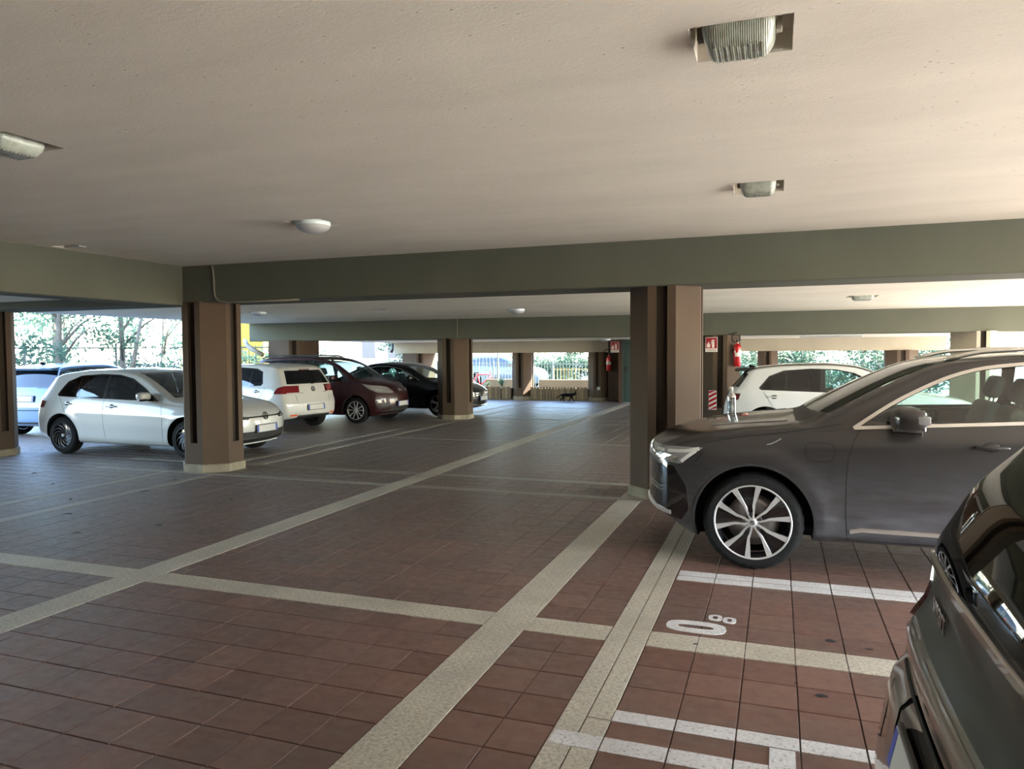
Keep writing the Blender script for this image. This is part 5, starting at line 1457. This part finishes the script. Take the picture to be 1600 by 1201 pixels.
def fire_sign(x, y, z, w, rz, label, size_h=None):
    r = empty('fire_sign', (x, y, z), rz); tag(r, label, 'sign')
    h = w * 1.25
    box('sign_board', -w / 2, w / 2, -.004, .004, -h / 2, h / 2, M['sign_white'], r, .002)
    box('sign_field', -w * .46, w * .46, -.0065, -.004, -h * .26, h * .47, M['sign_red'], r)
    # white pictogram: extinguisher with hose and handle
    bm = bmesh.new()
    add_box(bm, w * .05, w * .24, -.009, -.0065, -h * .22, h * .20, .0); add_box(bm, w * .09, w * .20, -.009, -.0065, h * .20, h * .26)
    add_box(bm, w * .02, w * .30, -.009, -.0065, h * .28, h * .32); add_tube(bm, [(w * .10, -.008, h * .30), (-.0 * w, -.008, h * .24), (-.03 * w, -.008, h * .0)], w * .022, 6)
    # flame
    add_prism(bm, [(-w * .36, -h * .2), (-w * .12, -h * .2), (-w * .08, -h * .02), (-w * .17, h * .06), (-w * .2, h * .22), (-w * .32, h * .08), (-w * .40, -h * .05)], (0, -.0065, 0), (1, 0, 0), (0, 0, 1), (0, -1, 0), .0025)
    fix_normals(bm); tag(mk('pictogram', bm, M['sign_white'], r), kind='stuff')
    bm = bmesh.new(); add_box(bm, -w * .4, w * .4, -.006, -.004, -h * .37, -h * .34); add_box(bm, -w * .4, w * .4, -.006, -.004, -h * .44, -h * .41)
    tag(mk('caption_lines', bm, M['trim_grey'], r), kind='stuff')
    return r
fire_sign(-1.385, 16.985, 1.83, .26, 0, 'red and white fire extinguisher sign on the shaded column face', None)
sg_ = fire_sign(-5.07, 24.20, 1.84, .28, 0, 'hanging red and white fire extinguisher sign before the green door')
bm = bmesh.new(); add_tube(bm, [(0, 0, .17), (0, 0, .245)], .008, 6); mk('sign_hanger', bm, M['conduit'], sg_)
def hazard(x, y, z, rz):
    r = empty('hazard_panel', (x, y, z), rz); tag(r, 'red and white diagonally striped warning panel low on the column', 'warning panel')
    w, h = .17, .43
    box('panel_board', -w / 2, w / 2, -.006, .006, -h / 2, h / 2, M['sign_white'], r, .002)
    for k in range(5):
        z0 = -h / 2 - .06 + k * .105
        pl = [(-w / 2 + .003, z0), (w / 2 - .003, z0 + .09), (w / 2 - .003, z0 + .145), (-w / 2 + .003, z0 + .055)]
        pl = [(a, min(max(b, -h / 2 + .002), h / 2 - .002)) for a, b in pl]
        if max(b for _, b in pl) - min(b for _, b in pl) < .02: continue
        bm = bmesh.new(); add_prism(bm, pl, (0, -.006, 0), (1, 0, 0), (0, 0, 1), (0, -1, 0), .002); fix_normals(bm)
        mk('stripe', bm, M['fire_red'], r)
hazard(-1.355, 16.985, .595, 0)
o = box('wall_socket', -5.82, -5.71, 24.80, 24.83, .38, .49, M['plate_white'], None, .01, 2); tag(o, 'small white socket box low on the column beside the cat', 'socket')

# ------------------------------------------------------------------ water bottle on the bonnet
M['bottle_plastic'] = emit_free_glass('bottle_plastic', (0.92, 0.97, 0.98), 0.32, 0.12)
br = empty('water_bottle', (-0.41, 7.30, 1.072)); tag(br, 'clear plastic water bottle standing on the grey car bonnet', 'bottle')
bm = bmesh.new(); R = .042; prof = [(.001, .004), (R * .8, .0), (R, .012)]
for i in range(9): prof += [(R, .03 + i * .014), (R * .95, .037 + i * .014)]
prof += [(R, .165), (R * .93, .185), (R * .6, .215), (.016, .235), (.015, .255)]
add_lathe(bm, prof, 20); fix_normals(bm); mk('bottle_body', bm, M['bottle_plastic'], br, True)
bm = bmesh.new(); add_lathe(bm, [(.001, .004), (R * .93, .006), (R * .93, .13), (.001, .13)], 16); fix_normals(bm); mk('water', bm, M['bottle_plastic'], br, True)
bm = bmesh.new(); add_lathe(bm, [(.018, .245), (.018, .272), (.001, .273)], 14); fix_normals(bm); mk('bottle_cap', bm, M['sign_white'], br)

# ------------------------------------------------------------------ planters at the back
def planter(x0, x1, y, h, label):
    r = empty('planter', ((x0 + x1) / 2, y, 0)); tag(r, label, 'planter'); hw = (x1 - x0) / 2
    m = [plain('planter_wood_%d' % i, c, .8, 0, 0, .25, 9) for i, c in enumerate(((.17, .12, .07), (.21, .155, .09), (.13, .095, .06)))]
    n = int((x1 - x0) / .105)
    meshes = []
    for i in range(3):
        bm = bmesh.new(); add_box(bm, -(x1 - x0) / n / 2 + .006, (x1 - x0) / n / 2 - .006, -.012, .012, .02, h, .005)
        me = bpy.data.meshes.new('slat'); bm.to_mesh(me); bm.free(); me.materials.append(m[i]); meshes.append(me)
    for i in range(n):
        o = bpy.data.objects.new('slat', meshes[(i * 7 + i // 3) % 3]); o.location = (-hw + (i + .5) * (x1 - x0) / n, 0, random.uniform(-.008, .008)); link(o, r)
    box('planter_box', -hw, hw, .014, .45, .0, h - .05, M['soil'], r)
    return r
planter(-10.25, -9.42, 25.0, .45, 'weathered wooden slatted planter left of the slim brown column by the black car')
planter(-9.38, -9.03, 25.0, .45, 'short wooden slatted planter close to the slim brown column')
planter(-8.28, -6.62, 25.0, .45, 'long weathered wooden slatted planter behind the black cat')
planter(-6.60, -6.19, 25.0, .45, 'short dark wooden planter at the right end behind the cat')
for x0, x1, y in ((-10.9, -9.9 + .35, 27.2), (-8.6, -6.25, 27.0)):
    w = box('wall_low', x0, x1, y, y + .15, -.05, .64, M['low_wall'], None, .01); tag(w, 'low beige garden wall outside the back opening', kind='structure')

# ------------------------------------------------------------------ plants
def mat_leaf(name, col, col2):
    t = NT(name); n = t.noise(t.pos(), 1.3, 3)
    c = t.mix(t.ramp(n, .35, .65), col, col2)
    d = t.n('ShaderNodeBsdfDiffuse'); t.l(c, d.inputs[0])
    tr = t.n('ShaderNodeBsdfTranslucent'); t.l(t.mix(0.5, c, (0.26, 0.40, 0.28)), tr.inputs[0])
    m = t.n('ShaderNodeMixShader'); m.inputs[0].default_value = .35; t.l(d.outputs[0], m.inputs[1]); t.l(tr.outputs[0], m.inputs[2]); t.l(m.outputs[0], t.out.inputs[0])
    return t.m
M['leaf'] = mat_leaf('leaf', (0.034, 0.075, 0.058), (0.075, 0.135, 0.10))
M['leaf_light'] = mat_leaf('leaf_light', (0.08, 0.135, 0.09), (0.14, 0.20, 0.13))
M['bark'] = mat_conc('bark', (0.16, 0.14, 0.115), .3, 5)
def leaf_cloud(rng, clumps, n, size):
    vs, fs = [], []
    for i in range(n):
        cx, cy, cz, rx, rz = clumps[rng.randrange(len(clumps))]
        while True:
            a = (rng.uniform(-1, 1), rng.uniform(-1, 1), rng.uniform(-1, 1)); d = a[0] ** 2 + a[1] ** 2 + a[2] ** 2
            if d < 1: break
        k = (.55 + .45 * d ** .5)
        p = Vector((cx + a[0] * rx * k, cy + a[1] * rx * k, cz + a[2] * rz * k))
        u = Vector((rng.gauss(0, 1), rng.gauss(0, 1), rng.gauss(0, .7))).normalized(); w = u.cross(Vector((rng.gauss(0, 1), rng.gauss(0, 1), rng.gauss(0, 1)))).normalized()
        s = size * rng.uniform(.6, 1.3); b = len(vs)
        nrm = u.cross(w) * s * .18
        vs += [p - u * s, p - w * s * .38 + nrm, p + u * s, p + w * s * .38 + nrm]
        fs += [(b, b + 1, b + 2), (b, b + 2, b + 3)]
    return vs, fs
crowns = {}
def make_crowns():
    rng = random.Random(3)
    for v in range(6):
        cl = []
        for i in range(16):
            a = rng.uniform(0, 2 * PI); r = rng.uniform(.2, 1.7); z = rng.uniform(.8, 5.6)
            cl.append((r * math.cos(a), r * math.sin(a), z, rng.uniform(.5, .95), rng.uniform(.35, .7)))
        vs, fs = leaf_cloud(rng, cl, 2500 if v < 3 else 3400, .095)
        me = bpy.data.meshes.new('foliage'); me.from_pydata([tuple(p) for p in vs], [], fs); me.materials.append(M[('leaf', 'leaf_light', 'leaf', 'leaf_sun', 'leaf_sun_pale', 'leaf_sun')[v]]); me.update(); crowns[v] = me
M['leaf_sun'] = mat_leaf('leaf_sun', (0.014, 0.036, 0.028), (0.030, 0.062, 0.044))
M['leaf_sun_pale'] = mat_leaf('leaf_sun_pale', (0.035, 0.060, 0.036), (0.06, 0.09, 0.055))
make_crowns()
def tree(x, y, label, s=1.0, v=0, lean=(0, 0), trunk=.11, low=0.0, group=None, fork=False):
    r = empty('tree', (x, y, -.05), random.uniform(0, 6)); tag(r, label, 'tree', group)
    bm = bmesh.new(); c, sn = math.cos(-r.rotation_euler.z), math.sin(-r.rotation_euler.z)
    lx, ly = lean[0] * c - lean[1] * sn, lean[0] * sn + lean[1] * c
    hts = [0, .5, 1.2, 2.2, 3.4, 4.8]
    add_tube(bm, [(lx * h * h * .05 + .03 * math.sin(h * 2), ly * h * h * .05 + .03 * math.cos(h * 1.7), h * s) for h in hts], trunk, 9, radii=[trunk * (1.35 if h == 0 else 1 - h * .13) for h in hts])
    for k in range(5):
        a = k * 1.3 + 1; h = 1.6 + k * .5
        add_tube(bm, [(lx * h * h * .05, ly * h * h * .05, h * s), (.7 * math.cos(a), .7 * math.sin(a), (h + .8) * s), (1.3 * math.cos(a), 1.3 * math.sin(a), (h + 1.2) * s)], .03, 6, radii=[trunk * .4, trunk * .28, trunk * .12])
    if fork: add_tube(bm, [(0.06, 0, .1), (.45 * c, .45 * sn, 1.6 * s), (.9 * c, .9 * sn, 3.4 * s)], trunk * .7, 8, radii=[trunk * .8, trunk * .6, trunk * .35])
    mk('trunk', bm, M['bark'], r, True)
    o = bpy.data.objects.new('foliage', crowns[v]); o.location = (0, 0, low); o.scale = (s, s, s * (1 if low >= 0 else 1.15)); o['kind'] = 'stuff'; link(o, r)
    return r
tree(-22.0, 17.7, 'slim tree with a straight grey trunk behind the pale blue car', .95, 0, (0, 0), .13, .9)
tree(-20.6, 18.9, 'forked leaning tree behind the white hatchback roof', .95, 1, (-.5, .3), .12, .9, fork=True)
tree(-24.6, 15.2, 'dense dark green tree at the far left beyond the fence', 1.15, 2, (.3, 0), .14, -.7)
for x, y, s, v, lw, lb in ((-25.6, 20.4, 1.15, 1, -.8, 'pale leafy tree between the straight trunk and the forked trunk beyond the left fence'), (-24.6, 24.6, 1.1, 0, -.8, 'leafy tree at the right end of the left opening beside the octagonal column'),
        (-29.5, 16.5, 1.4, 2, -1.0, 'tall leafy tree far back behind the dense dark tree'), (-29.5, 24.0, 1.4, 0, -1.0, 'tall leafy tree far back behind the forked trunk')):
    tree(x, y, lb, s, v, (random.uniform(-.4, .4), random.uniform(-.4, .4)), .12, lw, 'trees beyond the left fence')
tree(-19.2, 36.0, 'round bushy tree in the gap behind the black car roof', 1.1, 3, (0, 0), .14, -1.6)
for x, y, s, v, lb in ((-14.4, 42.5, 1.0, 4, 'pale tree behind the parked silver blue car'), (-11.4, 41.5, 1.0, 3, 'bushy tree seen left in the opening above the cat'), (-9.4, 44.5, 1.15, 5, 'dark bushy tree in the middle of the opening above the cat'), (-7.6, 40.2, 1.0, 3, 'bushy tree at the right side of the opening above the cat')):
    tree(x, y, lb, s, v, (random.uniform(-.4, .4), 0), .13, -1.2, 'trees behind the back railing')
for x, y, s, v, lb in ((-2.6, 36.0, 1.0, 4, 'pale tree seen between the fire extinguisher and the pinkish column'), (0.8, 37.5, 1.05, 3, 'dark tree seen over the tail of the tinted white car'), (3.6, 36.2, 1.0, 5, 'bluish tree seen over the middle of the tinted white car'), (6.6, 38.0, 1.05, 3, 'dark tree beside the peach column at the far right back')):
    tree(x, y, lb, s, v, (random.uniform(-.4, .4), 0), .12, -1.2, 'trees behind the right back opening')
def bush(x, y, z, s, label, light=True):
    r = empty('shrub', (x, y, z)); tag(r, label, 'plant'); rng = random.Random(int(abs(x * 100)))
    vs, fs = [], []
    for i in range(46):
        a = rng.uniform(0, 2 * PI); tilt = rng.uniform(.15, .9); L = s * rng.uniform(.6, 1.1); w = .018
        d = Vector((math.cos(a) * math.sin(tilt), math.sin(a) * math.sin(tilt), math.cos(tilt))); side = Vector((-math.sin(a), math.cos(a), 0)) * w; b = len(vs)
        p = Vector((0, 0, 0)); m = d * L * .6 + Vector((0, 0, .05 * L)); e = d * L - Vector((0, 0, .12 * L))
        vs += [p - side * .6, p + side * .6, m + side, m - side, e]; fs += [(b, b + 1, b + 2, b + 3), (b + 3, b + 2, b + 4)]
    o = mkpy('leaves', vs, fs, M['leaf_light'], r); tag(o, kind='stuff')
    bm = bmesh.new(); add_tube(bm, [(0, 0, -.05), (0, 0, .08)], .03, 8); mk('stem', bm, M['bark'], r)
bush(-9.45, 25.22, .45, .42, 'bright green spiky plant growing in the planter beside the slim column')
bush(-9.98, 25.22, .45, .20, 'small dark tuft growing in the wooden planter by the black car')

def hedge(x0, x1, y0, y1, h, n, label, mat, seed):
    rng = random.Random(seed); r = empty('hedge', (x0, y0, -.09)); tag(r, label, 'hedge')
    L = math.hypot(x1 - x0, y1 - y0); ux, uy = (x1 - x0) / L, (y1 - y0) / L
    cl = [(ux * t, uy * t, h * rng.uniform(.15, .85), .55, h * .3) for t in np.arange(.2, L, .35)]
    vs, fs = leaf_cloud(rng, cl, n, .085)
    o = mkpy('foliage', vs, fs, M[mat], r); tag(o, kind='stuff')
    bm = bmesh.new()
    for t in np.arange(.4, L, .9): add_tube(bm, [(ux * t, uy * t, 0), (ux * t + .05, uy * t, h * .4), (ux * t - .04, uy * t + .04, h * .75)], .025, 5)
    tag(mk('stems', bm, M['bark'], r, True), kind='stuff')
    return r
hedge(-27.5, -17.6, 16.0, 26.0, 1.9, 9000, 'loose pale hedge behind the wire fence at the left', 'leaf', 5)
hedge(-13.5, -6.2, 36.6, 36.6, 1.7, 7000, 'dark hedge behind the yellow fence and the parked car', 'leaf_sun', 6)
hedge(-3.0, 7.5, 32.0, 32.0, 2.6, 9000, 'bluish green hedge seen over the roof of the tinted white car', 'leaf_sun', 8)
# ------------------------------------------------------------------ fences and railings outside
M['rail'] = plain('rail', (0.09, 0.12, 0.115), .6); M['rail_yellow'] = plain('rail_yellow', (0.20, 0.155, 0.045), .6); M['fence_post'] = plain('fence_post', (0.07, 0.09, 0.08), .6)
def railing(a, b, h, step, label, mat, z0=.0, post=8):
    a, b = Vector(a), Vector(b); L = (b - a).length; ang = math.atan2((b - a).y, (b - a).x)
    r = empty('railing', (a.x, a.y, z0), ang); tag(r, label, 'fence')
    for zz in (.12, h - .08): box('rail', 0, L, -.015, .015, zz - .02, zz + .02, mat, r)
    bm = bmesh.new(); add_box(bm, -.009, .009, -.009, .009, .0, h); me = bpy.data.meshes.new('bar'); bm.to_mesh(me); bm.free(); me.materials.append(mat)
    n = int(L / step)
    for i in range(min(n, 299)):
        o = bpy.data.objects.new('bar', me); o.location = ((i + .5) * step, 0, 0); link(o, r)
    k = max(1, int(L / 2.4))
    for i in range(k + 1): box('post', i * L / k - .03, i * L / k + .03, -.03, .03, -.05, h + .05, mat, r)
    return r
railing((-14.6, 30.6), (-6.4, 30.6), 1.25, .14, 'thin grey railing outside the two back openings', M['rail'])
railing((-15.0, 29.4), (-11.2, 29.4), 2.1, .16, 'tall pale barred gate seen right of the far brown column', M['rail'])
railing((-10.0, 33.5), (-7.3, 33.5), .95, .17, 'pale yellow slatted fence beyond the opening above the cat', M['rail_yellow'])
railing((-24.5, 15.2), (-17.0, 22.3), 2.0, .22, 'tall dark wire fence with posts outside the left opening', M['fence_post'])
railing((-25.0, 26.0), (-21.5, 29.5), 1.9, .16, 'orange tinted barred fence in the gap right of the octagonal column', M['rail_yellow'])
M['yellow_wall'] = mat_conc('yellow_wall', (0.30, 0.22, 0.04), .1)
w = box('building', -28.5, -25.3, 32.0, 34.0, 0.0, 5.0, M['yellow_wall'], None, .02); tag(w, 'yellow rendered house front glimpsed beside the octagonal column', 'building')
box('roof', -28.7, -25.1, 31.8, 34.2, 5.0, 5.2, M['low_wall'], w)
M['white_wall'] = mat_conc('white_wall', (0.72, 0.70, 0.64), .08)
w = box('building', -25.0, -20.5, 40.0, 44.0, 0.0, 5.5, M['white_wall'], None, .02); tag(w, 'sunlit cream house wall behind the red minivan', 'building')
box('roof', -25.3, -20.2, 39.7, 44.3, 5.5, 5.8, M['low_wall'], w)
for xx in (-24.2, -22.4): box('window', xx, xx + .9, 39.96, 40.02, 1.4, 2.6, M['trim_grey'], w)

# ------------------------------------------------------------------ car parked outside the back opening (far off)
def far_car():
    root = car_root('car', -13.9, 33.9, 4.0, 'silver blue car parked outside beyond the railing')
    sp = dict(L=4.3, x0=3.5, top=[(0, .75), (.1, .82), (.5, .95), (1.1, 1.02), (1.6, 1.32), (2.1, 1.5), (2.8, 1.55), (3.8, 1.48), (4.3, 1.4)], bot=[(0, .25), (.5, .2), (3.8, .22), (4.3, .3)], sh=[(0, .65), (.4, .82), (1.2, .95), (4.3, 1.02)],
        wl=[(0, .8), (.4, .87), (3.8, .88), (4.3, .82)], crown=[(0, .08), (1.0, .07), (1.4, .1), (2.2, .08), (4.3, .08)], nose=[(.2, .12), (.5, 0), (.8, .1)], tail=[(.2, .1), (.6, 0), (1.0, .1), (1.45, .4)], bow_f=.3, bow_r=.16, step=.12)
    cb = CarBody(sp); S = cb.S
    for fs in cb.sides('side', S([(1.45, .98), (1.85, 1.28), (2.2, 1.42), (3.2, 1.42), (3.7, 1.32), (3.85, 1.06), (2.5, 1.0)]), .9): cb.take('side_window', fs, M['gloss_black'], root)
    ws = cb.cut('front', [(-.74, 1.06), (.74, 1.06), (.6, 1.43), (-.6, 1.43)], lambda f: f.normal.z > .15 and f.normal.x > .1); cb.take('windscreen', ws, M['gloss_black'], root)
    cb.arches(root, (.85, 3.45), .37, .32, .3, 'black_plastic', False)
    cb.finish('body', cb.bm, cb.lay, M['paint_silver_blue'], root)
    put_wheels(root, wheel_proto(.31, .2, .21, 'plain'), (2.65, .05), .76, .31)
far_car()
# red bicycle leaning by the railing
def bicycle():
    r = empty('bicycle', (-11.75, 29.0, -.05), .35); tag(r, 'red bicycle parked in the sun beyond the black car nose', 'bicycle')
    for x in (-.5, .5):
        bm = bmesh.new(); add_tube(bm, [(x + .32 * math.cos(a), 0, .34 + .32 * math.sin(a)) for a in np.arange(0, 2 * PI, PI / 12)], .02, 6, closed=True); mk('wheel', bm, M['rubber'], r, True)
    bm = bmesh.new()
    for p, q in (((-.5, .34), (-.1, .34)), ((-.1, .34), (-.22, .86)), ((-.22, .80), (.34, .82)), ((-.1, .34), (.36, .76)), ((.5, .34), (.32, .95)), ((-.5, .34), (-.22, .8))): add_tube(bm, [(p[0], 0, p[1]), (q[0], 0, q[1])], .025, 6)
    mk('frame', bm, M['fire_red'], r, True)
    bm = bmesh.new(); add_rbox(bm, Vector((-.24, 0, .90)), (.24, .13, .05), None, .02, 2); mk('saddle', bm, M['black_plastic'], r)
    bm = bmesh.new(); add_tube(bm, [(.22, -.27, .99), (.32, 0, .97), (.22, .27, .99)], .016, 6); mk('handlebar', bm, M['black_plastic'], r)
bicycle()

# ------------------------------------------------------------------ black cat walking to the right
def cat():
    r = empty('cat', (-6.70, 24.25, 0), 0.0); tag(r, 'black cat walking across the floor before the long planter', 'cat')
    M['cat_fur'] = plain('cat_fur', (0.004, 0.0037, 0.0037), .9, 0, 0, .06, 6, .1)
    V, E, R = [], [], []
    def v(x, y, z, rad, par=None):
        V.append((x, y, z)); R.append(rad); i = len(V) - 1
        if par is not None: E.append((par, i))
        return i
    pel = v(-.17, 0, .235, .062)
    mid = v(-.03, 0, .225, .066, pel); che = v(.12, 0, .225, .066, mid); nk = v(.20, 0, .25, .045, che); hd = v(.265, 0, .285, .047, nk); mz = v(.315, 0, .268, .026, hd)
    t1 = v(-.24, 0, .23, .022, pel); t2 = v(-.31, 0, .17, .017, t1); t3 = v(-.37, 0, .14, .015, t2); t4 = v(-.43, 0, .155, .012, t3)
    for (yy, fx, hx) in ((.045, .06, -.06), (-.045, -.05, .05)):
        s = v(.12 + .01, yy, .18, .034, che); k = v(.12 + fx * .5, yy, .10, .020, s); p = v(.12 + fx * 1.4, yy, .035, .016, k); v(.12 + fx * 1.4 + .025, yy, .014, .015, p)
        s = v(-.17, yy, .18, .042, pel); k = v(-.13 + hx * .5, yy, .125, .028, s); h_ = v(-.215 + hx, yy, .075, .017, k); p = v(-.19 + hx * 1.3, yy, .025, .015, h_); v(-.165 + hx * 1.3, yy, .013, .014, p)
    me = bpy.data.meshes.new('body'); me.from_pydata(V, E, []); ob = bpy.data.objects.new('body', me); COL.objects.link(ob)
    m = ob.modifiers.new('skin', 'SKIN')
    for i, sv in enumerate(me.skin_vertices[0].data): sv.radius = (R[i], R[i]); sv.use_root = (i == 0)
    ob.modifiers.new('sub', 'SUBSURF').levels = 2
    bpy.context.view_layer.update(); dg = bpy.context.evaluated_depsgraph_get()
    nm = bpy.data.meshes.new_from_object(ob.evaluated_get(dg)); bpy.data.objects.remove(ob)
    nm.materials.clear(); nm.materials.append(M['cat_fur']); nm.polygons.foreach_set('use_smooth', [True] * len(nm.polygons)); nm.name = 'body'
    link(bpy.data.objects.new('body', nm), r)
    for yy in (.026, -.026):
        bm = bmesh.new(); add_lathe(bm, [(.018, 0), (.010, .022), (.001, .038)], 8, 'Z', 0, Matrix.Translation((.262, yy, .318))); mk('ear', bm, M['cat_fur'], r, True)
cat()

# ------------------------------------------------------------------ dry leaves on the tiles
M['dry_leaf'] = plain('dry_leaf', (0.035, 0.030, 0.026), .8)
def leaf_mesh():
    vs = [(-.05, 0, .002), (-.02, -.018, .010), (.02, -.016, .008), (.05, 0, .004), (.02, .017, .011), (-.02, .018, .006), (0, 0, .003)]
    me = bpy.data.meshes.new('dry_leaf'); me.from_pydata(vs, [], [(6, i, (i + 1) % 6) for i in range(6)]); me.materials.append(M['dry_leaf']); me.update(); return me
lm = leaf_mesh()
for (x, y, lb) in ((-7.05, 5.70, 'dry leaf lying alone well left of the diagonal band crossing'), (-9.95, 7.55, 'long dry leaf lying farthest left toward the left edge column'), (-7.72, 6.30, 'dry leaf lying between the two faded lines left of the column'), (-7.30, 6.95, 'dry leaf lying beside the right faded line, middle of three'),
        (-7.62, 7.75, 'dry leaf closest to the foot of the octagonal brown column'), (-5.75, 7.25, 'dry leaf lying on the dark tiles right of the faded lines, the farther of two'), (-5.95, 6.9, 'dry leaf lying on the dark tiles right of the faded lines, the nearer of two'), (-5.72, 5.60, 'dry leaf lying near the left side of the diagonal pale band'),
        (-6.20, 5.10, 'dry leaf lying just above the pale cross band at the left'), (-8.9, 7.0, 'dry leaf lying left of the left faded line')):
    o = bpy.data.objects.new('dry_leaf', lm); o.location = (x, y, .002); o.rotation_euler = (0, 0, random.uniform(0, 6)); s = random.uniform(.7, 1.4); o.scale = (s, s, s)
    link(o); tag(o, lb, 'leaf', 'dry leaves on the tiles')
bpy.context.view_layer.update()
